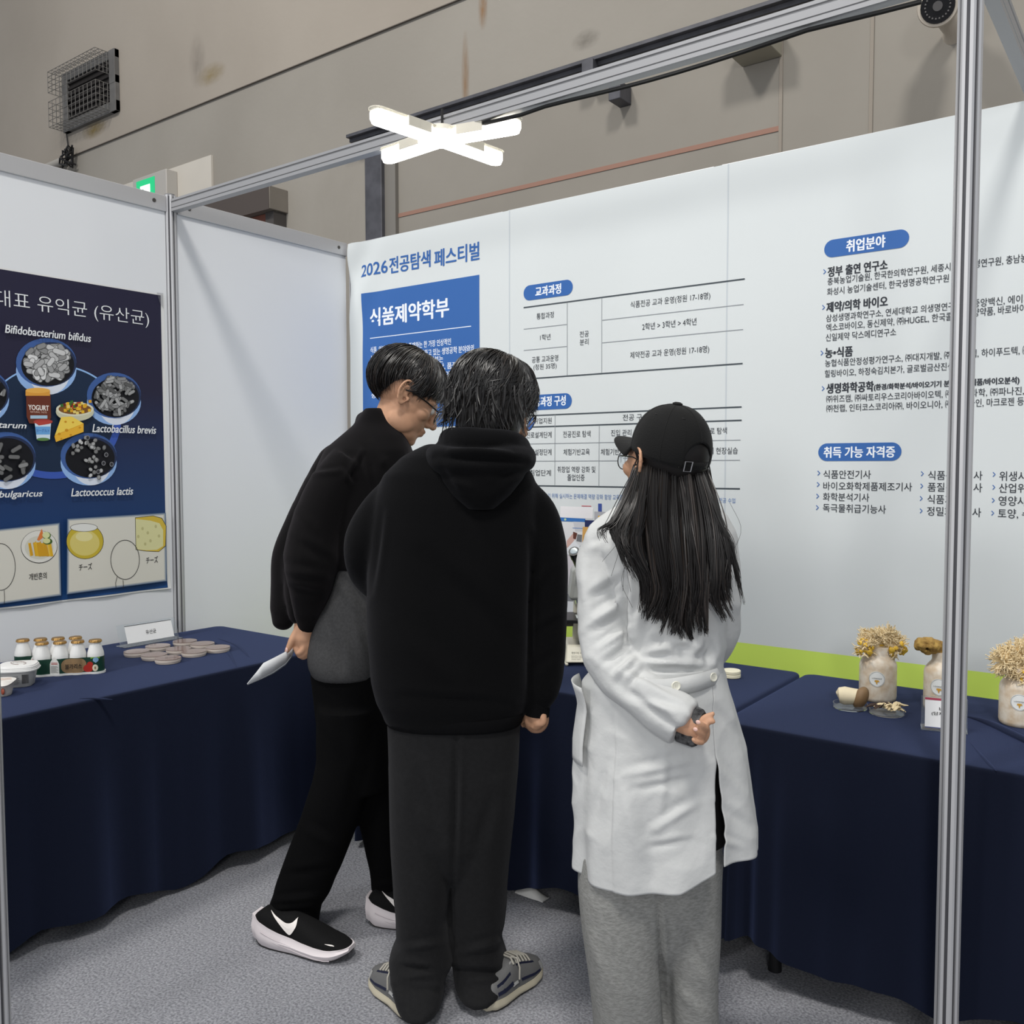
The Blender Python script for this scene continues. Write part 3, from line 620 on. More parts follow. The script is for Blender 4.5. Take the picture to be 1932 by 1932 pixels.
for k in range(60):
    x, y = 138+g.gauss(0, 11), 769+g.gauss(0, 5)-4*math.exp(-((g.random()-.5)*4)**2); c = g.choice([(238, 188, 50), (226, 168, 40), (196, 66, 40), (60, 112, 48), (110, 40, 30), (240, 214, 120)])
    Q.poly([(x-3, y-2.4), (x+2.5, y-3), (x+3.2, y+2.4), (x-2.4, y+3)], c)
Q.poly([(112, 787), (132, 786), (154, 799), (154, 815), (102, 834), (99, 824)], (226, 164, 40)); Q.poly([(112, 787), (132, 786), (154, 799), (100, 821)], (248, 214, 92)); Q.poly([(100, 822), (154, 800), (154, 815), (102, 834)], (240, 184, 58))
for x, y, r_ in ((108, 819, 3), (122, 812, 3.4), (130, 821, 2.6), (147, 807, 2.4), (120, 796, 2.4), (134, 797, 2), (112, 828, 2)): Q.ell(x, y, r_, r_*.8, (214, 148, 30), n=14)
# cream picture panels
CR = (222, 219, 208)
for P_ in ([(123, 978.5), (309, 967), (311, 1096), (122, 1121)], [(-60, 1004), (109, 986), (112, 1123), (-60, 1147)]):
    c_ = np.mean(P_, 0)
    for gsc, cc_ in ((1.0, (92, 112, 140)), (.985, (150, 160, 172)), (.968, (192, 194, 192)), (.952, CR)): Q.poly([tuple(c_+(np.array(p)-c_)*np.array([gsc, gsc-.012*(1-gsc)*30])) for p in P_], cc_)
LN = (60, 58, 56)
Q.ell(156.5, 1021, 35.4, 33.6, LN); Q.ell(156.5, 1021, 34.4, 32.6, (204, 180, 60)); Q.ell(156, 1024, 28, 24, (222, 206, 120)); Q.ell(155, 1012, 16, 9, (232, 222, 160)); Q.ell(154.5, 995, 26, 8, LN); Q.ell(154.5, 995, 25, 7.2, (230, 230, 226))
Q.poly([(251, 976), (285, 972.5), (302, 977), (310, 992), (309, 1030), (296, 1041), (272, 1040), (252, 1037)], LN); Q.poly([(252, 977), (285, 973.5), (301, 978), (309, 992), (308, 1029), (296, 1040), (272, 1039), (253, 1036)], (214, 184, 70)); Q.poly([(252, 979), (280, 982), (297, 987), (304, 1000), (304, 1030), (292, 1037), (272, 1038), (253, 1036)], (222, 218, 164))
for x, y in ((265, 997), (275, 1005), (290, 993), (280, 1020), (296, 1011), (270, 1026), (257, 1012)): Q.ell(x, y, 2.4, 3.2, (196, 190, 136), n=12)
Q.ell(70, 1031.5, 34.5, 31, LN); Q.ell(70, 1031, 33.6, 30, (230, 228, 220)); Q.ell(70, 1033, 27, 22, (214, 212, 198))
for k in range(26): x = 48+g.random()*40; Q.poly([(x, 1022+g.random()*6), (x+4, 1020+g.random()*6), (x+9, 1046+g.random()*4), (x+4, 1049)], g.choice([(226, 178, 44), (238, 196, 70), (214, 160, 40)]))
Q.poly([(66, 1018), (75, 997), (79, 1012), (70, 1020)], (226, 130, 66)); Q.ell(84, 1010, 8, 7, (90, 120, 56)); Q.ell(83, 1009, 7, 6, (222, 226, 170)); Q.ell(86, 1021, 9, 6, (70, 100, 44)); Q.ell(84, 1020, 7, 5, (220, 222, 160))
Q.oval(232, 1055.6, 27, 37, 1.1, LN); Q.oval(-3, 1069, 28, 44, 1.1, LN)
Q.line([(217, 1088), (214, 1100), (215, 1108)], 1, LN); Q.line([(228, 1094), (229, 1104), (228, 1109)], 1, LN); Q.line([(4, 1113), (5, 1128), (4, 1139)], 1, LN)
Q.k += 2
for b_, u0, v0, u1, v1 in (('チーズ', 145, 1070, 169.5, 1067.5), ('チーズ', 271.7, 1057, 293.7, 1054.4), ('개반혼의', 51, 1088, 84, 1085)): Q.text(b_, u0, v0, u1, v1, 12.5, LN, .012)
Q.build('printed_artwork', pos, .5)
tp_ = MB().poly([fP(290, 556)+np.array([.004, 0, 0]), fP(304, 556)+np.array([.004, 0, 0]), fP(309, 585)+np.array([.004, 0, 0])]) 
build(MB().poly([fP(295, 552)+np.array([.0035, 0, 0]), fP(307, 553)+np.array([.0035, 0, 0]), fP(308, 583)+np.array([.0035, 0, 0]), fP(301, 573)+np.array([.0035, 0, 0])]), 'tape_strip', mat('tape_clear', (120, 120, 130), .2, alpha=.35), pos, smooth=False)

# old stains on the hall wall
def stain(u, v, w, h, rgb, a, y, par, seed):
    m = bpy.data.materials.new('wall_stain_%d' % seed); m.use_nodes = True; nt = m.node_tree; b = nt.nodes['Principled BSDF']; b.inputs['Base Color'].default_value = (*lin(rgb), 1); b.inputs['Roughness'].default_value = .9
    tc = nt.nodes.new('ShaderNodeTexCoord'); ln = nt.nodes.new('ShaderNodeVectorMath'); ln.operation = 'LENGTH'; nz = nt.nodes.new('ShaderNodeTexNoise'); nz.inputs['Scale'].default_value = 2.5
    mr = nt.nodes.new('ShaderNodeMapRange'); mr.inputs[1].default_value = 1; mr.inputs[2].default_value = .1; mr.inputs[4].default_value = a; mu = nt.nodes.new('ShaderNodeMath'); mu.operation = 'MULTIPLY'
    nt.links.new(tc.outputs['Object'], ln.inputs[0]); nt.links.new(tc.outputs['Object'], nz.inputs['Vector']); nt.links.new(ln.outputs['Value'], mr.inputs[0]); nt.links.new(mr.outputs[0], mu.inputs[0]); nt.links.new(nz.outputs['Fac'], mu.inputs[1]); nt.links.new(mu.outputs[0], b.inputs['Alpha'])
    c = oy(u, v, y); me = mesh_of([(-1, 0, -1), (1, 0, -1), (1, 0, 1), (-1, 0, 1)], [(0, 1, 2, 3)], [0], [m], False); o = bpy.data.objects.new('stain', me); COL.objects.link(o); o.parent = par; o.location = Vector(c)-par.location; o.scale = (w, 1, h)
wl, wu = bpy.data.objects['wall_hall'], bpy.data.objects['wall_hall_upper']
stain(878, 148, .035, .30, (150, 112, 70), .8, YH-.001, wl, 1); stain(911, 14, .04, .14, (150, 108, 62), .9, YH-.001, wl, 2); stain(398, 140, .20, .09, (150, 130, 80), .75, YH-.013, wu, 3); stain(178, 243, .22, .09, (140, 118, 54), .95, YH-.0135, wu, 4)
stain(372, 115, .12, .22, (120, 112, 104), .4, YH-.0137, wu, 5); stain(1105, 75, .10, .06, (112, 106, 98), .6, YH-.0012, wl, 6); stain(640, 420, .3, .5, (176, 170, 160), .5, YH-.0014, wl, 7)

# ================================================================== TABLES AND CLOTHS
TZ = .70
navy = mat('navy_cloth', (16, 20, 33), .9, spec=.10, bump=.25, bscale=700, sheen=.26)
blk = mat('table_steel_black', (24, 24, 26), .45)
def table(x0, x1, y0, y1, label):
    t = thing('folding_table', ((x0+x1)/2, (y0+y1)/2, 0), label, 'table')
    build(MB().box((x0+.01, y0+.01, TZ-.035), (x1-.01, y1-.01, TZ-.006)), 'table_top', mat('table_top_grey', (150, 150, 150), .5), t, bevel=.004)
    for x in (x0+.11, x1-.11):
        for y in (y0+.08, y1-.08):
            build(MB().tube([(x, y, .0), (x, y, .03), (x, y, TZ-.036)], [.019, .017, .017], 14), 'leg', blk, t)
    return t
def cloth(x0, x1, y0, y1, hem, label, seed, amp=.014, rc=.035, hemw=.02, free=(1, 1, 1, 1)):
    base = ((x0+x1)/2, (y0+y1)/2, 0); N = 520; g = np.random.RandomState(seed)
    # perimeter of a rounded rectangle
    def perim(ins, r):
        a0, a1, b0, b1 = x0+ins, x1-ins, y0+ins, y1-ins; pts = []
        segs = [((a0+r, b0), (a1-r, b0), (0, -1)), ((a1, b0+r), (a1, b1-r), (1, 0)), ((a1-r, b1), (a0+r, b1), (0, 1)), ((a0, b1-r), (a0, b0+r), (-1, 0))]
        cs = [(a1-r, b0+r, -math.pi/2), (a1-r, b1-r, 0), (a0+r, b1-r, math.pi/2), (a0+r, b0+r, math.pi)]
        nx, ny, nc = 170, 60, 30; P_ = []; Nn = []
        for (p, q, nn), (cx, cy, t0), m in zip(segs, cs, (nx, ny, nx, ny)):
            for s_ in np.linspace(0, 1, m, endpoint=False): P_.append((p[0]+(q[0]-p[0])*s_, p[1]+(q[1]-p[1])*s_)); Nn.append(nn)
            for s_ in np.linspace(0, 1, nc, endpoint=False):
                t = t0+s_*math.pi/2; P_.append((cx+r*math.cos(t), cy+r*math.sin(t))); Nn.append((math.cos(t), math.sin(t)))
        return np.array(P_), np.array(Nn)
    P_, Nn = perim(0, rc); n = len(P_)
    s = np.concatenate([[0], np.cumsum(np.linalg.norm(np.diff(P_, axis=0), axis=1))]); per = s[-1]
    ph = [g.uniform(0, 6.28) for _ in range(6)]; fr = [int(per*f_) for f_ in (1.7, 3.1, 5.2, 7.9, 2.3, 11)]
    wav = sum(a_*np.sin(2*math.pi*f_*s/per+p_) for a_, f_, p_ in zip((.9, .8, .7, .35, .6, .15), fr, ph))
    cor = np.zeros(n)
    for cx, cy in ((x0, y0), (x1, y0), (x0, y1), (x1, y1)): cor += np.exp(-((P_[:, 0]-cx)**2+(P_[:, 1]-cy)**2)/.018)
    wt = sum(f_*np.clip(Nn@np.array(d_), 0, 1)**2 for f_, d_ in zip(free, ((1, 0), (-1, 0), (0, 1), (0, -1))))
    hw = hemw*np.sin(2*math.pi*fr[0]*s/per+ph[3])+hemw*.6*np.sin(2*math.pi*fr[1]*s/per+ph[4])
    R = []
    c2 = np.array([(x0+x1)/2, (y0+y1)/2])
    for f_ in (.02, .35, .7, .93, .985): 
        Pi = c2+(P_-c2)*f_; R.append(np.column_stack([Pi, np.full(n, TZ)]))
    for a in (.25, .5, .75, 1.0):
        Pi = P_+Nn*(.009*math.sin(a*math.pi/2)-.004); R.append(np.column_stack([Pi, np.full(n, TZ-.009*(1-math.cos(a*math.pi/2)))]))
    for f_ in (.06, .12, .22, .34, .48, .62, .76, .88, .95, 1.):
        zz_ = TZ-.009-(TZ-.009-hem)*f_; k = min(1, f_*2.4)*(.35+.65*f_)
        Pi = P_+Nn*(.0055+wt*(.012*f_+amp*k*(wav*.9+.0)+.05*k*cor*(.5+.5*np.sin(s*90))))[:, None]
        R.append(np.column_stack([Pi, zz_+hw*f_**3]))
    mb = MB().rings(R, cap=False); mb.f.append(tuple(range(n-1, -1, -1))); mb.m.append(0)
    return tag(build(mb, 'tablecloth', navy, base=base, autosmooth=False), label, 'tablecloth', 'navy tablecloths')
TX = -2.605
table(XW+.06, TX-.02, .35, 2.35, 'folding table under the navy cloth along the left partition')
cloth(XW+.045, TX, .33, 2.365, .045, 'navy cloth on the left table under the yogurt and petri dishes', 2, free=(1, 0, .8, .8))
table(-2.42, -1.02, 2.30, 2.97, 'folding table under the navy cloth bearing the microscope at the back wall')
cloth(-2.44, -1.014, 2.285, 2.985, .06, 'navy cloth on the back table under the microscope behind the people', 4, free=(0, .8, .1, 1))
table(-.978, .8, 2.30, 2.97, 'folding table under the navy cloth under the mushroom jars, one black leg showing')
cloth(-.992, .82, 2.285, 2.985, .10, 'navy cloth on the right table under the mushroom jars', 9, amp=.012, free=(1, 0, .1, 1))
# a long crease across the right cloth
# raised folds in the cloth
def ridge(par, P_, r, flat=.5):
    P_ = [np.asarray(p) for p in P_]; Q_ = cat_(P_, np.linspace(0, len(P_)-1, 24)); mb = MB().tube(Q_, [r*(.25+.75*math.sin(math.pi*t)) for t in np.linspace(0, 1, 24)], 10, flat=flat); build(mb, 'fold', navy, par)
def cat_(P_, tt):
    P_ = np.asarray(P_, float); E_ = np.vstack([2*P_[0]-P_[1], P_, 2*P_[-1]-P_[-2]]); out = []
    for t in tt:
        i = min(int(t), len(P_)-2); f = t-i; a, b, c, d = E_[i:i+4]; out.append(.5*(2*b+(c-a)*f+(2*a-5*b+4*c-d)*f*f+(3*b-a-3*c+d)*f**3))
    return np.array(out)
cl1, cl3 = bpy.data.objects['tablecloth'], bpy.data.objects['tablecloth.002']
ridge(cl3, [oz(1826, 1352, TZ+.001), oz(1870, 1366, TZ+.003), oz(1960, 1408, TZ+.003), oz(2050, 1440, TZ+.001)], .013, .7); ridge(cl3, [oz(1830, 1400, TZ), oz(1865, 1440, TZ), oz(1880, 1455, TZ)], .005, .4)
for q in ([(395, 1208), (425, 1224), (446, 1258)], [(412, 1205), (446, 1218), (470, 1240)], [(150, 1318), (180, 1318), (212, 1320)]): ridge(cl1, [oz(u, v, TZ) for u, v in q], .006, .5)
# small white litter under the cloth
lp = oz(1003, 1692, .0)
mb = MB(); g = random.Random(2)
Rr = []
for i in range(7):
    t = i/6; Rr.append([lp+np.array([-.055+.11*t, .02*math.cos(a)+.004*g.random(), .024*(1+.3*math.sin(t*5))*max(0, math.sin(a))*math.sin(math.pi*(.1+.8*t))+.004]) for a in np.linspace(0, 2*math.pi, 12, endpoint=False)])
tag(build(mb.rings(Rr), 'crumpled_bag', mat('bag_white', (210, 210, 208), .5), base=lp), 'small crumpled white plastic bag lying under the back table cloth', 'bag')

# ================================================================== LEFT TABLE GOODS
wplast = mat('white_plastic', (228, 228, 226), .35)
foil = mat('gold_foil', (178, 140, 84), .3, metal=.85, bump=.5, bscale=220)
silver = mat('silver_foil', (200, 196, 190), .25, metal=.8)
dgreen = mat('label_green', (18, 58, 44), .4)
tanm = mat('label_tan', (142, 116, 84), .4)
def yogurt_pack(base, rz, label):
    b = np.asarray(base, float); t = thing('yogurt_bottle_pack', b, label, 'yogurt pack', 'four-bottle yogurt packs')
    pr = [(.010, 0), (.0235, .0), (.0265, .004), (.0265, .056), (.0255, .066), (.0175, .092), (.0165, .097), (.018, .099), (.018, .102), (.002, .102)]
    pitch = .0545
    for k in range(4):
        c = b+np.array([(k-1.5)*pitch, 0, .004]); bt = build(MB().lathe(pr, c, 26), 'bottle', wplast, t)
        R_ = []
        for r_, z in ((.0175, .099), (.0205, .100), (.0200, .1055), (.0185, .108), (.002, .108)):
            R_.append([c+np.array([(r_+(.0006*math.sin(p*15) if z < .107 else 0))*math.cos(p), (r_+(.0006*math.sin(p*15) if z < .107 else 0))*math.sin(p), z]) for p in np.linspace(0, 2*math.pi, 60, endpoint=False)])
        build(MB().rings(R_), 'cap', foil, bt)
    # shrink sleeve wrapped round the four bottles
    h = 1.5*pitch; r_ = .0272
    P_ = []
    for k in range(4):
        for a in np.linspace(-math.pi/2-.6 if k else -math.pi, -math.pi/2+.6 if k < 3 else 0, 9): P_.append(((k-1.5)*pitch+r_*math.cos(a), r_*math.sin(a)))
    P_ += [(-x, -y) for x, y in P_]
    build(MB().rings([[b+np.array([x, y, z]) for x, y in P_] for z in (.006, .057)], cap=False), 'sleeve', dgreen, t)
    lab = MB(); inks = [tanm, mat('label_white', (220, 220, 216), .4), mat('label_red', (170, 44, 34), .4), mat('label_lime', (120, 176, 60), .4), mat('label_sky', (130, 170, 205), .4), mat('label_ink', (36, 28, 24), .5), dgreen, mat('label_cream', (224, 214, 190), .4)]
    def front(x):     # y of the sleeve front at x
        k = min(3, max(0, round(x/pitch+1.5))); dx = x-(k-1.5)*pitch
        a = min(abs(dx), r_*.56); return -math.sqrt(r_*r_-a*a)
    def patch(xs_, z0f, z1f, mi, lift): 
        lab.grid([[b+np.array([x, front(x)-lift, z0f(x)]) for x in xs_], [b+np.array([x, front(x)-lift, z1f(x)]) for x in xs_]], mi)
    xs_ = np.linspace(-.020, .056, 25)
    cx, cz, rx, rz_ = .018, .031, .039, .0245
    patch(xs_, lambda x: cz-rz_*math.sqrt(max(0, 1-((x-cx)/rx)**4)), lambda x: cz+rz_*math.sqrt(max(0, 1-((x-cx)/rx)**4)), 0, .0006)
    xs_ = np.linspace(-.055, -.026, 11)
    patch(xs_, lambda x: .007, lambda x: .040+.024*max(0, 1-abs(x+.0405)/.0145)**.6, 1, .0007)
    for k, (z, w_) in enumerate(((.043, .020), (.039, .020))): patch(np.linspace(-.0405-w_/2, -.0405+w_/2, 7), lambda x: z, lambda x: z+.002, 2, .0010)
    for k in range(8): patch(np.linspace(-.052, -.029-.003*(k % 3), 7), lambda x: .011+k*.003, lambda x: .0118+k*.003, 5, .0010)
    def disc(cx, cz, rx, rz_, mi, lift):
        patch(np.linspace(cx-rx, cx+rx, 13), lambda x: cz-rz_*math.sqrt(max(0, 1-((x-cx)/rx)**2)), lambda x: cz+rz_*math.sqrt(max(0, 1-((x-cx)/rx)**2)), mi, lift)
    disc(.062, .020, .016, .013, 2, .0012); disc(.068, .034, .010, .008, 2, .0010); disc(.084, .021, .009, .0115, 7, .0014); disc(.084, .021, .0025, .005, 0, .0016)
    patch(np.linspace(.070, .098, 9), lambda x: .0545-.003*((x-.084)/.014)**2, lambda x: .0565, 3, .0012)
    disc(.086, .048, .009, .008, 4, .0014); patch(np.linspace(.079, .093, 7), lambda x: .045-.008*(1-abs(x-.086)/.007), lambda x: .045, 4, .0014)
    build(lab, 'printed_label', inks, t, smooth=False)
    tx = MB(); put_text(tx, '불가리스', b+np.array([-.008, -.0282, .030]), b+np.array([.043, -.0282, .030]), .0165, (0, -1, 0), .02)
    build(tx, 'label_lettering', inks[5], t, smooth=False)
    P2 = [(x*1.03, y*1.08) for x, y in P_]
    build(MB().rings([[b+np.array([x, y, z]) for x, y in P2] for z in (.0, .001, .007)]), 'tray', wplast, t)
    t.rotation_euler = (0, 0, rz)
    return t
# the packs stand parallel to the long table edge (front faces the aisle)
pa, pb_ = oz(68, 1279, TZ), oz(187, 1272, TZ); dv = (pb_-pa); ang = math.atan2(dv[1], dv[0])
nn_ = np.array([-math.sin(ang), math.cos(ang), 0.])
pc = (pa+pb_)/2+nn_*.03; pc[2] = TZ+.001
pk = yogurt_pack(pc, ang, 'front four-bottle yogurt pack with gold foil caps and a dark green sleeve')
pc2 = pc+nn_*.075-np.array([math.cos(ang), math.sin(ang), 0])*.075
pk2 = copy_tree(pk, pc2, 'rear four-bottle yogurt pack with gold foil caps, partly hidden by the front pack')
# lidded tub
tb = oz(36, 1293, TZ); tb[2] = TZ+.001
tub = thing('yogurt_tub', tb, 'round white lidded yogurt tub in front of the bottle packs', 'tub')
def rrect(c, a, b, z, n=40, e=3.2, rot=0):
    P_ = []
    for t in np.linspace(0, 2*math.pi, n, endpoint=False):
        x = a*abs(math.cos(t))**(2/e)*np.sign(math.cos(t)); y = b*abs(math.sin(t))**(2/e)*np.sign(math.sin(t))
        P_.append(np.asarray(c)+np.array([x*math.cos(rot)-y*math.sin(rot), x*math.sin(rot)+y*math.cos(rot), z]))
    return P_
sp = mat('tub_grey_print', (196, 196, 194), .35)
build(MB().rings([rrect(tb, .040, .036, 0, rot=ang), rrect(tb, .043, .039, .003, rot=ang), rrect(tb, .052, .047, .052, rot=ang)]), 'tub_body', sp, tub)
build(MB().rings([rrect(tb, a, a*.9, z, rot=ang) for a, z in ((.052, .050), (.060, .051), (.0605, .055), (.058, .056), (.058, .060), (.0565, .0605), (.0565, .0645), (.055, .065), (.053, .0695), (.045, .0705), (.01, .0705))]), 'lid', wplast, tub)
lt = MB(); lt.tube([tb+np.array([.03*math.cos(t)*1.1, .018*math.sin(t), .0715]) for t in np.linspace(0, 5.6, 30)], .0006, 5)
c_ = tb+np.array([.0, 0, .0715]); put_text(lt, 'yogurt', c_-nn_*0+np.array([-.016, -.01, 0]), c_+np.array([.016, .012, 0]), .009, (0, 0, 1), .01)
build(lt, 'lid_print', mat('print_brown', (120, 92, 84), .5), tub, smooth=False)
bc = MB()
for k in range(9): 
    q = tb-nn_*(.0455)+np.array([math.cos(ang), math.sin(ang), 0])*(.020+k*.0022)
    bc.box((-.0006, -.0005, .014), (.0006 if k % 3 else .0012, .0005, .042), rot=[[math.cos(ang), -math.sin(ang), 0], [math.sin(ang), math.cos(ang), 0], [0, 0, 1]], org=q)
for k in range(7):
    q = tb-nn_*(.0448)+np.array([math.cos(ang), math.sin(ang), 0])*(-.004); bc.box((-.018, -.0005, .012+k*.004), (.012+.004*(k % 2), .0005, .0128+k*.004), rot=[[math.cos(ang), -math.sin(ang), 0], [math.sin(ang), math.cos(ang), 0], [0, 0, 1]], org=q)
build(bc, 'side_print', mat('print_dark', (70, 70, 72), .5), tub, smooth=False)
# small cup with a peel lid, cut by the frame
cb = oz(3, 1312, TZ); cb[2] = TZ+.001
cup = thing('yogurt_cup', cb, 'small yogurt cup with a curling foil lid at the left edge of the table', 'cup')
build(MB().lathe([(.001, 0), (.026, 0), (.028, .002), (.030, .012), (.037, .045), (.038, .046)], cb, 36, cap=False), 'cup_body', mat('cup_print', (206, 200, 194), .35), cup)
R_ = []
for f_ in (.02, .5, .9, 1.0): R_.append([cb+np.array([.041*f_*math.cos(t)*(1+.12*(f_ > .95)*max(0, math.cos(t-ang+1.2))**6), .041*f_*math.sin(t)*(1+.12*(f_ > .95)*max(0, math.cos(t-ang+1.2))**6), .0475-(.010*max(0, math.cos(t-ang+1.2))**4 if f_ > .95 else 0)-.0015*(f_ > .95)]) for t in np.linspace(0, 2*math.pi, 48, endpoint=False)])
build(MB().rings(R_), 'peel_lid', mat('lid_print_white', (226, 222, 216), .35), cup)
lp_ = MB(); R_ = []
for k in range(2):
    c_ = cb+np.array([0, 0, .0482]); a = ang+.3; dx = np.array([math.cos(a), math.sin(a), 0]); dy = np.array([-math.sin(a), math.cos(a), 0])
    lp_.poly([c_+dx*x+dy*(y-.01+.018*k) for x, y in ((-.03, 0), (.0, .003), (.028, -.002), (.028, .001), (0, .006), (-.03, .002))])
build(lp_, 'lid_stripe', mat('print_orange', (206, 150, 110), .5), cup, smooth=False)
fr_ = MB(); q = cb-nn_*.0335+np.array([math.cos(ang), math.sin(ang), 0])*.012
fr_.ell(q+ZZ*.018, (.008, .004, .010))
build(fr_, 'fruit_picture', mat('print_fruit', (168, 84, 62), .5), cup)
# petri dishes with brown medium
agar = mat('brown_agar', (126, 106, 98), .12, spec=.6); clear = mat('clear_dish', (225, 214, 205), .06, trans=.85, ior=1.3)
rim_m = mat('dish_rim', (236, 224, 214), .1, spec=.8, trans=.35)
pxs = [(258, 1234, 'leftmost'), (298, 1223.5, ''), (349, 1214, ''), (382, 1219, ''), (411, 1226, ''), (291, 1240.5, ''), (337, 1229, ''), (366, 1234, ''), (317, 1247, '')]
lab_ = ['petri dish of brown medium at the left corner of the diamond of nine', 'petri dish on the rear left side of the diamond, behind the left corner dish', 'petri dish at the rear corner of the diamond, nearest the name stand', 'petri dish on the rear right side of the diamond of nine dishes', 'petri dish at the right corner of the diamond of nine', 'petri dish on the front left side of the diamond, with handwriting on its lid', 'petri dish in the middle of the diamond of nine', 'petri dish on the front right side of the diamond of nine dishes', 'petri dish at the front corner of the diamond, nearest the aisle']
proto = None
for (u, v, _), l_ in zip(pxs, lab_):
    b = oz(u, v+3, TZ); b[2] = TZ+.001
    if proto is None:
        proto = thing('petri_dish', b, l_, 'petri dish', 'petri dishes of brown medium'); R0 = .0445
        build(MB().lathe([(.001, 0), (R0-.003, 0), (R0-.002, .001), (R0-.002, .0125), (R0-.0035, .0125), (R0-.0035, .002), (.001, .002)], b, 40), 'dish_base', rim_m, proto)
        build(MB().lathe([(.001, .002), (R0-.0037, .002), (R0-.0037, .009), (.001, .009)], b, 40), 'medium', mat('brown_medium', (120, 82, 66), .3), proto)
        build(MB().lathe([(.001, .0145), (R0-.001, .0145), (R0, .0155), (R0, .0165), (.001, .017)], b, 40), 'lid', agar, proto)
        build(MB().lathe([(R0-.0015, .0145), (R0+.0002, .0145), (R0+.0004, .007), (R0-.001, .007)], b, 40, cap=False), 'lid_rim', rim_m, proto)
        o_ = proto
    else:
        o_ = copy_tree(proto, b, l_)
    if 'handwriting' in l_:
        w_ = MB(); put_text(w_, '유산균', b+np.array([-.018, -.018, .0172]), b+np.array([.006, .014, .0172]), .011, (0, 0, 1), 0); build(w_, 'handwriting', mat('marker_black', (40, 36, 36), .5), o_, smooth=False)
# acrylic name stand
acr = mat('clear_acrylic', (240, 244, 246), .04, trans=.95, ior=1.2)
s0, s1 = oz(228, 1222, TZ), oz(338, 1203, TZ); d_ = s1-s0; d_ /= np.linalg.norm(d_); n_ = np.array([d_[1], -d_[0], 0]); b = (s0+s1)/2; b[2] = TZ
if n_@(EYE-b) < 0: n_ = -n_
Lh = np.linalg.norm(s1-s0)/2
ns = thing('name_stand', b, 'clear acrylic stand with a white paper name strip between yogurt packs and petri dishes', 'sign stand')
tl = -n_*.35+ZZ; tl /= np.linalg.norm(tl)
def slab(c, hx, h0, h1, th, up): return MB().prism([c+d_*-hx+up*h0, c+d_*hx+up*h0, c+d_*hx+up*h1, c+d_*-hx+up*h1], -n_*th)
build(slab(b+ZZ*.001, Lh, .0, .085, .002, tl), 'acrylic_plate', acr, ns, smooth=False)
build(MB().prism([b-d_*Lh+n_*.03+ZZ*.001, b+d_*Lh+n_*.03+ZZ*.001, b+d_*Lh-n_*.035+ZZ*.001, b-d_*Lh-n_*.035+ZZ*.001], ZZ*.002), 'acrylic_foot', acr, ns, smooth=False)
build(slab(b+n_*.0015+ZZ*.004-d_*.0+d_*.004, Lh*.80, .006, .075, .0008, tl), 'paper_strip', mat('paper_white', (238, 238, 238), .6), ns, smooth=False)
build(slab(b+n_*.0020+ZZ*.004+d_*.004, Lh*.80, .0735, .0755, .0008, tl), 'strip_edge', mat('ink_black', (30, 30, 32), .5), ns, smooth=False)
tx = MB(); c_ = b+n_*.0018+ZZ*.004+tl*.040; nr = np.cross(d_, tl); put_text(tx, '유산균', c_-d_*.022+d_*.008, c_+d_*.022+d_*.008, .017, nr if nr@n_ > 0 else -nr, .006)
build(tx, 'lettering', mat('ink_black', (30, 30, 32), .5), ns, smooth=False)

# ================================================================== RIGHT TABLE GOODS
jm = mat('jar_substrate', (226, 217, 202), .35, spec=.4, var=1, vscale=38, rgb2=(206, 186, 160), bump=.1, bscale=80)
stk = mat('sticker_paper', (236, 238, 236), .5)
mcream = mat('mushroom_cream', (240, 220, 178), .7, var=.15, vscale=40); mgold = mat('mushroom_gold', (232, 190, 66), .55, var=.2, vscale=30); mochre = mat('mushroom_ochre', (180, 146, 76), .75, var=1, vscale=60, rgb2=(140, 106, 50), bump=.9, bscale=120)
def jar(base, s, label):
    b = np.asarray(base, float); t = thing('mushroom_jar', b, label, 'jar', 'mushroom growing jars')
    pr = [(.02, 0), (.044, 0), (.0485, .004), (.050, .012), (.050, .098), (.0475, .108), (.041, .118), (.034, .126), (.0312, .131), (.0312, .150), (.030, .152), (.002, .152)]
    build(MB().lathe([(r_*s, z*s) for r_, z in pr], b, 44), 'jar_body', jm, t)
    return t
def sticker(t, b, s, ang):
    # round paper label wrapped on the jar
    mb = MB(); R_ = []
    for f_ in (.03, .4, .8, 1.):
        R_.append([b+np.array([(.0505*s+.0004)*math.cos(ang+f_*.0215*math.cos(a)/.0505), (.0505*s+.0004)*math.sin(ang+f_*.0215*math.cos(a)/.0505), .068*s+f_*.0215*s*math.sin(a)]) for a in np.linspace(0, 2*math.pi, 32, endpoint=False)])
    mb.rings(R_); build(mb, 'sticker', stk, t)
    mk = MB(); n_ = np.array([math.cos(ang), math.sin(ang), 0]); d_ = np.array([-math.sin(ang), math.cos(ang), 0]); c = b+n_*(.0505*s+.0012)+ZZ*.068*s
    put_text(mk, '느타리버섯농장', c-d_*.013*s+ZZ*.002, c+d_*.013*s+ZZ*.002, .0042*s, n_, .01, mi=1)
    mk.tube([c+d_*.0198*s*math.cos(a)-n_*.0009*(1+2*math.cos(a)**2)+ZZ*.0198*s*math.sin(a) for a in np.linspace(0, 6.2832, 40)], .0003, 4, mi=1)
    mk.poly([c+d_*x*s+ZZ*z*s+n_*.0002 for x, z in ((-.001, -.014), (.001, -.014), (.002, -.008), (.007, -.007), (.005, -.003), (0, -.0025), (-.005, -.003), (-.006, -.007), (-.002, -.008))], 0)
    build(mk, 'sticker_print', [mat('print_gold', (206, 156, 60), .5), mat('ink_black', (30, 30, 32), .5)], t, smooth=False)
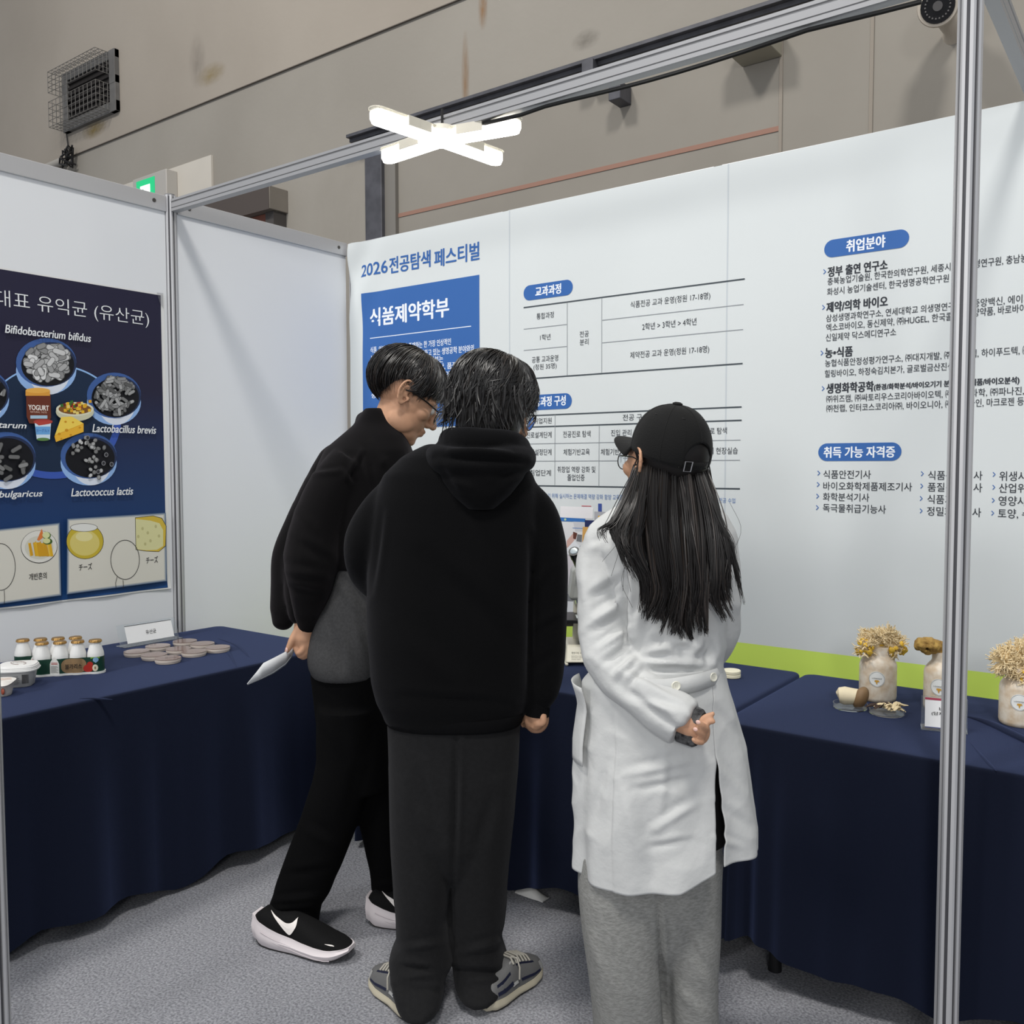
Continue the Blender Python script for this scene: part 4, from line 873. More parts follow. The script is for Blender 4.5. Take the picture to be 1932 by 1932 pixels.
def tuft(t, b, s, spec, seed):
    """oyster mushroom cluster: pale gill-side fans and yellow caps on many stalks"""
    g = random.Random(seed); stalks = MB(); caps = MB(); top = b+ZZ*.148*s
    for dx, dy, dz, r_, yel, n in spec:
        c = top+(RT*dx+AW*dy+ZZ*dz)*s; root = top-ZZ*.012*s
        stalks.tube([root, root*.4+c*.6+ZZ*.006*s, c], [.016*s, .014*s, .011*s], 9)
        for k in range(n):
            d = np.array([g.gauss(0, 1), g.gauss(0, 1), g.gauss(.15, 1)]); d /= np.linalg.norm(d)
            l = r_*g.uniform(.75, 1.1)*s; p = c+d*l; m = c+d*l*.45
            stalks.tube([c, m, p], [.0042*s, .003*s, .0017*s], 5)
            down = d[2] < .15
            if g.random() < yel and (down or g.random() < .35):
                q_ = g.uniform(.0045, .009)*s; nrm = d+np.array([g.gauss(0, .3), g.gauss(0, .3), g.gauss(0, .3)]); nrm /= np.linalg.norm(nrm)
                e1 = np.cross(nrm, (.3, .2, 1)); e1 /= np.linalg.norm(e1); e2 = np.cross(nrm, e1)
                caps.ell(p, (q_, q_*.85, q_*.35), ax=[e1, e2, nrm], nu=10, nv=6)
            else:
                for j in range(5):
                    f = p+(d*.6+np.array([g.gauss(0, .7), g.gauss(0, .7), g.gauss(0, .7)]))*.0085*s
                    stalks.tube([m*.3+p*.7, p, f], [.002*s, .0017*s, .0009*s], 4); stalks.ell(f, (.0017*s, .0017*s, .0014*s), nu=6, nv=4)
    build(stalks, 'mushroom_cluster', mcream, t)
    if caps.n: build(caps, 'mushroom_cap', mgold, t)
def face(b): return math.atan2(-b[1], -b[0])
rr = math.atan2(RT[1], RT[0])      # azimuth of the photo's right-hand side
J1 = np.array([-.712, 2.775, TZ+.001]); t1 = jar(J1, 1.05, 'mushroom jar with a wide drooping yellow oyster cluster, behind the brown capped mushroom')
sticker(t1, J1, 1.05, face(J1)-.05)
tuft(t1, J1, 1.05, [(-.044, -.01, .000, .026, .75, 60), (-.026, -.006, .026, .024, .1, 60), (-.002, .0, .026, .022, .05, 50), (.020, -.006, .030, .026, .1, 60), (.044, -.012, .004, .030, .75, 80), (.034, .012, .022, .024, .1, 40)], 4)
J2 = np.array([-.528, 2.765, TZ+.001]); t2 = jar(J2, 1.1, 'mushroom jar with a bent ochre cauliflower cluster, half hidden by the tall post'); sticker(t2, J2, 1.1, face(J2)-.25)
cl = MB(); g = random.Random(8); hd = J2+ZZ*.185+RT*(-.050)
cl.tube([J2+ZZ*.145, J2+ZZ*.178-RT*.008, hd], [.018, .020, .024], 12)
for k in range(70):
    d = np.array([g.gauss(0, 1), g.gauss(0, 1), g.gauss(0, 1)]); d /= np.linalg.norm(d); r_ = g.uniform(.007, .012); cl.ell(hd+(RT*d[0]*1.35+AW*d[1]+ZZ*d[2]*.85)*.022, (r_, r_, r_*.8), nu=8, nv=6)
build(cl, 'mushroom_cluster', mochre, t2, voxel=.0022, sm=2)
J3 = np.array([-.335, 2.735, TZ+.001]); t3 = jar(J3, 1.02, 'mushroom jar with a pale frilly cluster and yellow caps at the right edge'); sticker(t3, J3, 1.02, face(J3)-.02)
tuft(t3, J3, 1.02, [(-.046, -.004, .018, .032, .0, 90), (-.024, -.01, .0, .026, .1, 60), (.006, -.028, -.022, .028, .85, 80), (.0, .004, .040, .034, .0, 90), (.04, .0, .03, .034, .1, 80), (.045, -.01, .0, .03, .6, 60)], 9)
# dish with the fat king oyster mushroom
def open_dish(b, label, r_=.047):
    t = thing('sample_dish', b, label, 'dish', 'clear sample dishes')
    build(MB().lathe([(.001, 0), (r_-.002, 0), (r_, .002), (r_, .014), (r_-.0018, .014), (r_-.0018, .003), (.001, .003)], b, 40), 'dish', acr, t); return t
d1 = oz(1604, 1336, TZ); d1[2] = TZ+.001; open_dish(d1, 'clear dish under the fat king oyster mushroom')
m0 = d1+ZZ*.034
km = thing('king_oyster_mushroom', d1+ZZ*.004, 'fat pale mushroom with a round brown cap lying in the left dish', 'mushroom')
dirm = RT*.9-AW*.35; dirm /= np.linalg.norm(dirm)
st_ = [m0-dirm*.034-ZZ*.002, m0-dirm*.030, m0-dirm*.015, m0+dirm*.008, m0+dirm*.03]
build(MB().tube(st_, [.012, .022, .026, .023, .021], 24), 'stem', mat('mushroom_stem', (226, 212, 180), .6, var=.08, vscale=30), km)
q = m0+dirm*.028-ZZ*.004; e1 = np.cross(dirm, ZZ); e1 /= np.linalg.norm(e1); e2 = np.cross(e1, dirm)
tlt = dirm*.8-ZZ*.35-AW*.3; tlt /= np.linalg.norm(tlt); e1 = np.cross(tlt, ZZ); e1 /= np.linalg.norm(e1); e2 = np.cross(e1, tlt)
build(MB().ell(q+ZZ*.002, (.029, .034, .019), ax=[e1, e2, tlt], nu=28, nv=16), 'cap', mat('mushroom_brown', (134, 106, 74), .6, var=.2, vscale=26), km)
# dish of dried slices
d2 = oz(1673, 1347, TZ); d2[2] = TZ+.001; open_dish(d2, 'clear dish holding curled dried mushroom slices')
g = random.Random(21); dry = mat('dried_cream', (226, 206, 164), .6); dark = mat('dried_brown', (58, 38, 28), .6, var=.3, vscale=40)
for k in range(20):
    p = d2+RT*(-.036+.075*(k/19))+AW*g.gauss(0, .011)+ZZ*(.010+.013*g.random()); a = g.uniform(-1., 1.); dd = RT*math.cos(a)+AW*math.sin(a); L = g.uniform(.014, .024)
    P_ = [p-dd*L, p-dd*L*.3+ZZ*.006, p+dd*L*.4+ZZ*.008*g.random(), p+dd*L+ZZ*g.uniform(-.004, .010)]
    mb = MB().tube(P_, [.004, .0062, .0066, .003], 8, flat=.5, endround=True)
    o = tag(build(mb, 'dried_mushroom_slice', dark if k in (0, 1, 2, 3, 5, 8) else dry, base=p), 'dark brown curled dried mushroom slice on the left of its dish' if k in (0, 1, 2, 3, 5, 8) else 'cream dried mushroom slice piled in the right dish', 'mushroom slice', 'dark dried mushroom slices' if k in (0, 1, 2, 3, 5, 8) else 'cream dried mushroom slices')
# acrylic card stand in front of jar two
cbp = oz(1765, 1378, TZ); cbp[2] = TZ+.001
cs = thing('card_stand', cbp, 'clear acrylic stand with a white card half hidden behind the tall post', 'sign stand')
dR = np.array([math.cos(.25), math.sin(.25), 0]); nF = np.array([dR[1], -dR[0], 0])
def cslab(x0, x1, h0, h1, off, th): 
    up = ZZ-nF*.12; up = up/np.linalg.norm(up); return MB().prism([cbp+dR*x0+up*h0+nF*off, cbp+dR*x1+up*h0+nF*off, cbp+dR*x1+up*h1+nF*off, cbp+dR*x0+up*h1+nF*off], -nF*th)
build(cslab(-.035, .075, 0, .086, .0, .003), 'acrylic_plate', acr, cs, smooth=False)
build(MB().prism([cbp+dR*-.035+nF*.012, cbp+dR*.075+nF*.012, cbp+dR*.075-nF*.04, cbp+dR*-.035-nF*.04], ZZ*.003), 'acrylic_foot', acr, cs, smooth=False)
build(cslab(-.026, .068, .006, .083, .0012, .0008), 'card', mat('paper_white', (238, 238, 238), .6), cs, smooth=False)
build(cslab(-.026, .068, .078, .0835, .0018, .0005), 'red_edge', mat('card_crimson', (168, 60, 84), .5), cs, smooth=False)
build(cslab(-.026, .068, .005, .0075, .0018, .0005), 'navy_edge', mat('card_navy', (60, 72, 120), .5), cs, smooth=False)
tx = MB(); up = (ZZ-nF*.12)/np.linalg.norm(ZZ-nF*.12); nr = np.cross(dR, up)
for bd, x0, x1, hh in (('버섯', .008, .032, .056), ('(담자균류)', -.010, .048, .043)): put_text(tx, bd, cbp+dR*x0+up*hh+nF*.0016, cbp+dR*x1+up*hh+nF*.0016, .0105, nr, .012)
build(tx, 'lettering', mat('ink_black', (30, 30, 32), .5), cs, smooth=False)
# stacked pale lids by the coat
ld = oz(1380, 1278, TZ); ld[2] = TZ+.001
for k in range(2):
    tag(build(MB().lathe([(.001, 0), (.028, 0), (.030, .002), (.030, .010), (.028, .012), (.001, .012)], ld+ZZ*.0122*k, 36), 'round_lid', mat('lid_cream', (232, 226, 200), .4), base=ld+ZZ*.0122*k), ('upper' if k else 'lower')+' of two stacked cream round lids beside the white coat', 'lid', 'stacked cream lids')

# ================================================================== MICROSCOPE
mbp = oz(1100, 1258, TZ); mbp[2] = TZ+.001
mic = thing('microscope', mbp, 'cream and black laboratory microscope standing between the hooded person and the white coat', 'microscope')
mc = mat('microscope_cream', (214, 210, 192), .4); mk_ = mat('microscope_black', (26, 26, 28), .35); mg = mat('microscope_grey', (150, 152, 148), .35)
def Pm(x, y, z): return mbp+RT*x+AW*y+ZZ*z
def bx(lo, hi): return [Pm(x, y, z) for x in (lo[0], hi[0]) for y in (lo[1], hi[1]) for z in (lo[2], hi[2])]
def pbox(mb, lo, hi, top=None):
    V = np.array(bx(lo, hi))
    if top is not None:
        c = np.array([(lo[0]+hi[0])/2, (lo[1]+hi[1])/2])
        for i, v in enumerate([(x, y, z) for x in (lo[0], hi[0]) for y in (lo[1], hi[1]) for z in (lo[2], hi[2])]):
            if v[2] == hi[2]: V[i] = Pm(c[0]+(v[0]-c[0])*top[0], c[1]+(v[1]-c[1])*top[1]+top[2], v[2])
    return mb.add(V, [(0, 1, 3, 2), (4, 6, 7, 5), (0, 4, 5, 1), (2, 3, 7, 6), (0, 2, 6, 4), (1, 5, 7, 3)])
mm = pbox(MB(), (-.062, 0, .012), (.075, .20, .066), (.86, .80, .02)); pbox(mm, (-.062, 0, 0), (-.05, .2, .013)); pbox(mm, (.063, 0, 0), (.075, .2, .013))
build(mm, 'base', mc, mic, bevel=.006)
tx = MB(); put_text(tx, '현미경', Pm(-.040, .006, .046), Pm(.0, .006, .046), .008, -AW, .01)
for k in range(3): put_text(tx, '충북대학교 식품제약', Pm(-.040, .005, .036-k*.006), Pm(.004-.012*(k == 2), .005, .036-k*.006), .003, -AW)
build(tx, 'base_print', mat('ink_black', (30, 30, 32), .5), mic, smooth=False)
tx = MB(); put_text(tx, 'Leica', Pm(.014, .0055, .036), Pm(.048, .0055, .036), .011, -AW, .01, .3); build(tx, 'base_logo', mat('logo_red', (190, 50, 44), .5), mic, smooth=False)
build(MB().tube([Pm(.02, .07, .066), Pm(.02, .07, .075), Pm(.02, .07, .09), Pm(.02, .07, .12)], [.03, .03, .021, .02], 22), 'condenser', mk_, mic)
build(pbox(MB(), (-.07, .0, .150), (.09, .17, .163)), 'stage', mk_, mic, bevel=.002)
build(pbox(MB(), (-.02, .03, .1632), (.03, .10, .1645)), 'slide', mat('slide_glass', (220, 230, 230), .1), mic)
build(pbox(MB(), (-.025, .15, .05), (.055, .205, .33), (.8, .9, 0)), 'arm', mc, mic, bevel=.01)
build(MB().tube([Pm(.075, .18, .13), Pm(-.05, .18, .13)], .022, 20), 'focus_knob', mk_, mic)
hd = pbox(MB(), (-.045, .03, .225), (.055, .19, .335), (.75, .8, -.01)); build(hd, 'head', mg, mic, bevel=.012)
build(MB().tube([Pm(.01, .09, .225), Pm(.01, .085, .205)], [.034, .03], 24), 'nosepiece', mat('chrome', (210, 210, 210), .12, metal=1.), mic)
for k in range(3):
    a = k*2.1+.3; build(MB().tube([Pm(.01+.012*math.cos(a), .085+.012*math.sin(a), .206), Pm(.01+.02*math.cos(a), .085+.02*math.sin(a), .170+.004*k)], [.011, .007], 14), 'objective', mat('chrome', (210, 210, 210), .12, metal=1.), mic)
for dx in (0.0, .062):
    a, b_ = Pm(.0+dx, .05, .325), Pm(-.035+dx, -.035, .405)
    ep = build(MB().tube([a, a*.3+b_*.7, a*.28+b_*.72, b_], [.017, .0175, .0195, .019], 24), 'eyepiece', mk_, mic)
    dd = (b_-a)/np.linalg.norm(b_-a); build(MB().tube([b_+dd*.0005, b_+dd*.003], [.014, .012], 22), 'eye_lens', mat('lens_glass', (190, 200, 205), .05, metal=.6), ep)

# ================================================================== PEOPLE
skin = mat('skin_warm', (200, 154, 124), .5, spec=.35, var=.12, vscale=18, bump=.04, bscale=260)
skin_h = mat('skin_hand', (206, 156, 134), .5, spec=.35, var=.15, vscale=30, bump=.06, bscale=200)
hair_m = mat('hair_black', (24, 22, 22), .36, spec=.6)
hair_l = mat('hair_strand_lighter', (46, 39, 35), .36, spec=.6)
hair_b = mat('hair_brown_black', (20, 17, 16), .42, spec=.4)
def hring(v, uL, uR, D, t, n=40, e=2.3):
    c = od((uL+uR)/2, v, D); w = (uR-uL)/2*D/F_PX; P_ = []
    for a in np.linspace(0, 2*math.pi, n, endpoint=False):
        P_.append(c+RT*w*abs(math.cos(a))**(2/e)*np.sign(math.cos(a))+AW*t*abs(math.sin(a))**(2/e)*np.sign(math.sin(a)))
    return P_
def loftpx(mb, rows, n=40, e=2.3):
    return mb.rings([hring(*r, n=n, e=e) for r in rows])
def limb(mb, pts, k=18, endround=True, dense=5):
    P_ = np.array([od(p[0], p[1], p[2]) for p in pts]); r_ = np.array([p[3] for p in pts])
    t = np.arange(len(P_)); tt = np.linspace(0, len(P_)-1, (len(P_)-1)*dense+1)
    Q_ = cat(P_, tt); rr_ = np.interp(tt, t, r_)
    return mb.tube(Q_, rr_, k, endround=endround)
def cat(P_, tt):
    """Catmull-Rom through the points"""
    P_ = np.asarray(P_, float); n = len(P_); E_ = np.vstack([2*P_[0]-P_[1], P_, 2*P_[-1]-P_[-2]]); out = []
    for t in tt:
        i = min(int(t), n-2); f = t-i; a, b, c, d = E_[i], E_[i+1], E_[i+2], E_[i+3]
        out.append(.5*(2*b+(c-a)*f+(2*a-5*b+4*c-d)*f*f+(3*b-a-3*c+d)*f**3))
    return np.array(out)
def topx(V):
    d = V-EYE; z = d@FWD; return np.stack([966+F_PX*(d@R2)/z, 966-F_PX*(d@U2)/z], 1)
def creases(L):
    """cloth creases given as (u0, v0, u1, v1, width px, height m) on the side seen in the photograph"""
    def f(V, N):
        px = topx(V); fc = np.clip(-(N@FWD)*2.0+.1, 0, 1); o = np.zeros(len(V))
        for u0, v0, u1, v1, w, a in L:
            A = np.array([u0, v0], float); d = np.array([u1, v1], float)-A; q = px-A
            t = np.clip((q@d)/(d@d), 0, 1); s_ = q[:, 0]*d[1]-q[:, 1]*d[0]; ln = math.sqrt(d@d)
            ds = np.linalg.norm(q-t[:, None]*d, axis=1)
            o += a*(np.exp(-(ds/w)**2)-.55*np.exp(-((ds-1.6*w)/w)**2)*(s_ > 0))*np.sin(np.pi*(.1+.8*t))
        return o*fc
    return f
def frame(yaw, pitch, roll=0):
    """head axes: yaw to the photo's right from looking away, pitch upwards"""
    y, p = math.radians(yaw), math.radians(pitch)
    Fv = math.cos(p)*(math.sin(y)*RT+math.cos(y)*AW)+math.sin(p)*ZZ
    Rv = np.cross(Fv, ZZ); Rv /= np.linalg.norm(Rv); Uv = np.cross(Rv, Fv)
    if roll:
        a = math.radians(roll); Rv, Uv = Rv*math.cos(a)+Uv*math.sin(a), Uv*math.cos(a)-Rv*math.sin(a)
    return Fv, Uv, Rv
class Head:
    def __init__(s, c, yaw, pitch, sc=1., roll=0): s.c = np.asarray(c); s.F, s.U, s.R = frame(yaw, pitch, roll); s.s = sc
    def p(s, r, f, u): return s.c+(s.R*r+s.F*f+s.U*u)*s.s
    def add(s, mb):
        ax = [s.R, s.F, s.U]; E_ = lambda c, r: mb.ell(s.p(*c), [x*s.s for x in r], ax=ax, nu=28, nv=18)
        E_((0, -.015, .035), (.076, .096, .083)); E_((0, .02, .0), (.070, .078, .075)); E_((0, .035, -.035), (.060, .060, .080)); E_((0, .048, -.085), (.044, .045, .033)); E_((0, .078, -.101), (.022, .017, .016))
        for q in (-1, 1):
            E_((q*.042, .062, -.018), (.024, .026, .022)); E_((q*.046, .022, -.066), (.016, .042, .034)); E_((q*.012, .1, -.036), (.010, .012, .008)); E_((q*.032, .078, .002), (.014, .012, .010))
            # ear: outer rim, inner fold, bowl and lobe
            rim = [(.012, .016, .077), (.010, .028, .080), (.002, .037, .084), (-.010, .038, .088), (-.021, .028, .092), (-.025, .012, .093), (-.023, -.004, .091), (-.016, -.019, .087), (-.007, -.029, .083), (.002, -.031, .079), (.006, -.022, .077)]
            Q_ = cat([s.p(q*r, f_-.006, u) for f_, u, r in rim], np.linspace(0, 10, 50)); mb.tube(Q_, .0046*s.s, 8, endround=True)
            Q_ = cat([s.p(q*r, f_-.006, u) for f_, u, r in ((.0, .024, .080), (-.010, .022, .085), (-.015, .008, .087), (-.012, -.008, .085), (-.004, -.017, .081))], np.linspace(0, 4, 24)); mb.tube(Q_, .0036*s.s, 8, endround=True)
            mb.ell(s.p(q*.078, -.013, .008), (.0050*s.s, .014*s.s, .026*s.s), ax=ax, nu=16, nv=12); mb.ell(s.p(q*.079, -.006, -.027), (.0055*s.s, .008*s.s, .009*s.s), ax=ax, nu=12, nv=8)
            mb.ell(s.p(q*.078, .006, -.010), (.0055*s.s, .005*s.s, .008*s.s), ax=ax, nu=10, nv=8)
        mb.tube([s.p(0, .092, .018), s.p(0, .104, -.008), s.p(0, .116, -.030)], [.008*s.s, .009*s.s, .0125*s.s], 12, endround=True)
        mb.tube([s.p(-.05, .070, .022), s.p(-.02, .088, .022), s.p(0, .088, .019), s.p(.02, .088, .022), s.p(.05, .070, .022)], .010*s.s, 10, endround=True)
        E_((0, .097, -.058), (.022, .010, .0065)); E_((0, .094, -.070), (.019, .010, .0075))
    def eyes(s, parent):
        for q in (-1, 1):
            mb = MB().ell(s.p(q*.032, .083, .002), (.0115*s.s,)*3, ax=[s.R, s.F, s.U], nu=18, nv=12); build(mb, 'eye', mat('eye_white', (220, 216, 212), .2), parent)
    def hairpt(s, az, el, off):
        """point above the scalp; az 0 = face, 90 = right, 180 = back"""
        a, e = math.radians(az), math.radians(el)
        return s.p((.076+off)*math.cos(e)*math.sin(a), -.015+(.096+off)*math.cos(e)*math.cos(a), .035+(.083+off)*math.sin(e))
def hair_cap(h, elmin, off, crown=0, inner=-.012, mb=None):
    mb = mb or MB(); az = np.arange(0, 360, 7.5); R_ = []
    for f in np.linspace(0, 1, 12): R_.append([h.hairpt(a, 89+(elmin(a)-89)*f, off(a, f)) for a in az])
    for f in np.linspace(1, 0, 6): R_.append([h.hairpt(a, 89+(elmin(a)-89)*f, inner) for a in az])
    return mb.rings(R_)
def hair_strands(mb, h, elmin, off, n, w, seed, wave=.004, flick=None, swirl=10, lenj=6, npt=10, curl=0, light=.12):
    g = random.Random(seed)
    for k in range(n):
        az = g.uniform(0, 360); st = g.uniform(0, .5) if g.random() < .6 else g.uniform(.3, .8); e1 = elmin(az)+g.gauss(0, lenj); o0 = off(az, .5)+g.uniform(-.003, .006); ph = g.uniform(0, 6.28); sw = g.gauss(0, swirl); P_ = []
        cu = curl*(.6+.8*math.sin(az*.11+k % 3)); fl = flick(az, g) if flick else None
        for f in np.linspace(0, 1, npt):
            ff = st+(1-st)*f; el = 88+(e1-88)*ff
            q = h.hairpt(az+sw*f*f+cu*math.sin(ph*.5+f*5.5)*f, el, off(az, ff)+.003+(o0-off(az, .5))*math.sin(math.pi*min(1, f*1.1))+wave*math.sin(ph+f*6)*f)
            if fl is not None: q = q+fl*max(0, f-.45)**2*3.3
            P_.append(q)
        mb.tube(P_, [w*(.5+.6*math.sin(math.pi*min(1, .15+.8*f))) if f < .9 else w*.25 for f in np.linspace(0, 1, npt)], 4, flat=.5, cap=False, mi=1 if g.random() < light else 0)
    return mb
def glasses(parent, h, m, rw, rh, e, th, lensm, drop=0., fo=.112):
    fr_ = MB()
    def loop(q): return [h.p(q*.034+rw*abs(math.cos(t))**(2/e)*np.sign(math.cos(t)), fo-.010*abs((q*.034+rw*math.cos(t))/.06)**2, -.004+drop+rh*abs(math.sin(t))**(2/e)*np.sign(math.sin(t))) for t in np.linspace(0, 2*math.pi, 41)]
    for q in (-1, 1):
        L = loop(q); fr_.tube(L, th, 7)
        fr_.tube([h.p(q*(.034+rw), fo-.012, .008+drop), h.p(q*.080, .06, .012+drop), h.p(q*.087, .008, .016+drop), h.p(q*.084, -.014, .010)], [th*1.2, th*1.3, th*1.2, th], 7)
    fr_.tube([h.p(-.034+rw, fo, .002+drop), h.p(0, fo+.004, .005+drop), h.p(.034-rw, fo, .002+drop)], th, 7)
    o = build(fr_, 'glasses', m, parent)
    for q in (-1, 1): build(MB().poly(loop(q)[:-1]), 'lens', lensm, o, smooth=False)
    return o
lens_g = mat('spectacle_lens', (235, 240, 245), .03, trans=.97, ior=1.05)
def shoe(parent, heel, toe, w, up_m, sole_m, style, side=1):
    """trainer between heel and toe points on the floor; returns the shoe mesh object"""
    heel = np.asarray(heel, float).copy(); toe = np.asarray(toe, float).copy(); heel[2] = toe[2] = 0
    L = np.linalg.norm(toe-heel); X = (toe-heel)/L; Y = np.array([-X[1], X[0], 0])
    P = lambda x, y, z: heel+X*x*L+Y*y+ZZ*z
    hw = lambda x: w*(np.interp(x, [0, .06, .2, .45, .7, .85, .95, 1.0], [.45, .72, .86, .84, 1.0, .93, .66, .30]))
    st = style == 'thick'
    s0 = lambda x: np.interp(x, [0, .1, .3, .72, .88, 1.], [.018, .004, .002, .002, .010, .030] if st else [.008, .002, .002, .002, .006, .020])
    s1 = lambda x: np.interp(x, [0, .08, .3, .55, .8, 1.], [.088, .074, .056, .044, .038, .044] if st else [.034, .030, .027, .025, .026, .032])
    ht = lambda x: np.interp(x, [0, .08, .25, .40, .55, .75, .9, 1.], [.085, .105, .100, .106, .092, .068, .055, .042] if st else [.055, .070, .080, .096, .090, .070, .056, .042])
    xs_ = np.linspace(0, 1, 30)
    up = MB(); R_ = []
    for x in np.linspace(.015, .99, 30):
        a = hw(x)*.94; b = s1(x)-.006; t = ht(x)
        R_.append([P(x, a*abs(math.cos(q))**.75*np.sign(math.cos(q)), b+(t-b)*max(0, math.sin(q))**.8-.006*(math.sin(q) < 0)) for q in np.linspace(-.2, math.pi+.2, 22)]+[P(x, 0, b-.006)])
    o = build(up.rings(R_), 'shoe', up_m, parent)
    so = MB(); R_ = []
    for x in xs_:
        a = hw(x); z0, z1 = s0(x), s1(x); bl = .006 if st else .002
        R_.append([P(x+(-.02 if x == 0 else 0), y, z) for y, z in ((-a*.86, z0), (-a-bl*.4, z0+(z1-z0)*.25), (-a-bl, z0+(z1-z0)*.55), (-a*.98, z0+(z1-z0)*.8), (-a*.97, z1), (a*.97, z1), (a*.98, z0+(z1-z0)*.8), (a+bl, z0+(z1-z0)*.55), (a+bl*.4, z0+(z1-z0)*.25), (a*.86, z0))])
    build(so.rings(R_), 'sole', sole_m, o)
    ou = MB(); ou.rings([[P(x, y*hw(x)*.9, s0(x)-.0015+dz) for y, dz in ((-1, 0), (1, 0), (1, .003), (-1, .003))] for x in xs_]); build(ou, 'outsole', mat('rubber_dark', (38, 36, 36), .7), o)
    def onside(x, f, sd, lift):     # point on the upper: f 0 = sole line, 1 = ridge
        a = hw(x)*.94+lift; b = s1(x)-.006; t = ht(x)+lift; q = f*math.pi/2
        return P(x, sd*a*math.cos(q)**.75, b+(t-b)*math.sin(q)**.8)
    o['_x'] = 1
    return o, onside
def strip(mb, lo, hi, n=18, mi=0):
    mb.grid([[np.asarray(lo(t)), np.asarray(hi(t))] for t in np.linspace(0, 1, n)], mi); return mb

# ------------------------------------------------------------------ person in the black hooded sweatshirt (middle)
B2 = oz(870, 1905, 0)
p2_ = thing('person', B2, 'person seen from behind in a black hooded sweatshirt and charcoal trousers', 'person', 'visitors at the booth')
H2 = Head(od(931, 763, 2.37), 58, -24, 1.0)
D2 = 2.33
mb = MB(); H2.add(mb)
limb(mb, [(928, 775, 2.38, .058), (905, 830, 2.36, .060), (880, 880, 2.34, .068)])
loftpx(mb, [(870, 800, 950, D2, .08), (920, 740, 970, D2, .10), (1050, 725, 975, D2, .11), (1250, 735, 975, D2, .115), (1350, 745, 965, D2, .11), (1400, 760, 960, D2, .09)])
limb(mb, [(975, 930, D2, .040), (1026, 1010, D2, .036), (1034, 1130, D2, .040), (1028, 1250, D2-.01, .036), (1017, 1325, D2-.02, .028), (1014, 1350, D2-.02, .030)])
limb(mb, [(765, 930, D2, .036), (706, 1010, D2+.005, .030), (742, 1112, D2+.18, .030), (790, 1150, D2+.36, .030), (820, 1150, D2+.44, .030)])
limb(mb, [(795, 1380, D2, .085), (793, 1600, D2, .060), (795, 1880, D2-.02, .045)]); limb(mb, [(915, 1380, D2, .085), (910, 1600, D2, .060), (905, 1870, D2, .045)])
c = od(1012, 1356, D2-.02); mb.ell(c, (.034, .020, .040), ax=[RT, AW, ZZ])
for k, (u0, v0, u1, v1, u2, v2, d) in enumerate(((1024, 1352, 1025, 1364, 1013, 1367, -.045), (1017, 1356, 1017, 1370, 1005, 1371, -.035), (1009, 1358, 1008, 1372, 998, 1371, -.02), (1000, 1358, 998, 1369, 990, 1367, -.005))):
    limb(mb, [(u0, v0, D2+d, .0095), (u1, v1, D2+d-.004, .0090), (u2, v2, D2+d, .0078)], k=12)
limb(mb, [(996, 1345, D2+.01, .011), (988, 1358, D2+.02, .0095), (987, 1368, D2+.02, .008)], k=12)
limb(mb, [(825, 1150, D2+.45, .03), (845, 1155, D2+.49, .026)])
for k in range(4): limb(mb, [(845, 1146+k*8, D2+.49, .009), (858, 1150+k*8, D2+.52, .0085), (862, 1160+k*8, D2+.53, .0075)], k=10)
limb(mb, [(830, 1140, D2+.46, .011), (848, 1132, D2+.49, .009)], k=10)
body2 = build(mb, 'body', skin, p2_, voxel=.0042, sm=5)
H2.eyes(p2_)
blackf = mat('fleece_black', (9, 9, 10), .95, spec=.10, bump=.3, bscale=500, sheen=.05)
wn2 = WN(12, 13); wnf = WN(13, 26, aniso=(1, 1, .55))
mb = MB()
loftpx(mb, [(838, 808, 962, D2+.01, .075), (862, 760, 985, D2, .095), (895, 722, 1010, D2, .118), (940, 704, 1022, D2, .130), (1000, 695, 1020, D2, .138), (1070, 694, 1010, D2, .145), (1130, 695, 1004, D2, .148), (1200, 698, 1003, D2, .150), (1280, 703, 1002, D2, .148), (1318, 712, 999, D2, .142), (1338, 722, 992, D2, .130), (1357, 728, 988, D2, .128)], e=2.5)
limb(mb, [(972, 926, D2, .056), (1012, 968, D2, .058), (1028, 1030, D2, .058), (1034, 1110, D2-.005, .052), (1034, 1190, D2-.01, .050), (1028, 1262, D2-.015, .047), (1020, 1305, D2-.02, .041), (1014, 1320, D2-.02, .031), (1013, 1346, D2-.02, .030)], endround=False)
limb(mb, [(758, 926, D2, .056), (716, 968, D2, .058), (690, 1020, D2, .060), (695, 1070, D2+.04, .056), (730, 1110, D2+.16, .050), (770, 1140, D2+.30, .044), (805, 1150, D2+.40, .034)], endround=False)
cr2 = creases([(1002, 1010, 1000, 1290, 7, -.010), (1040, 1060, 1010, 1110, 8, .006), (1060, 1150, 1012, 1180, 8, .006), (1050, 1230, 1010, 1260, 8, -.006), (720, 960, 700, 1120, 7, -.006), (760, 1310, 960, 1330, 8, -.005), (800, 1050, 960, 1200, 20, -.006), (740, 1180, 860, 1290, 22, .006)])
hoodie = build(mb, 'hoodie', blackf, p2_, voxel=.008, sm=6, disp=lambda V, N: .0035*wn2(V)+.0015*wnf(V)+cr2(V, N))
rib = mat('rib_black', (17, 17, 19), .95, spec=.12, bump=.8, bscale=90, stretch=(30, 30, 1))
mb = MB(); loftpx(mb, [(1336, 724, 991, D2, .132), (1340, 723, 992, D2, .133), (1356, 727, 988, D2, .131), (1360, 730, 985, D2, .126)], e=2.5); build(mb, 'hem_band', rib, hoodie)
mb = MB(); limb(mb, [(1016, 1316, D2-.02, .033), (1013, 1349, D2-.02, .032)], endround=False); build(mb, 'cuff', rib, hoodie)
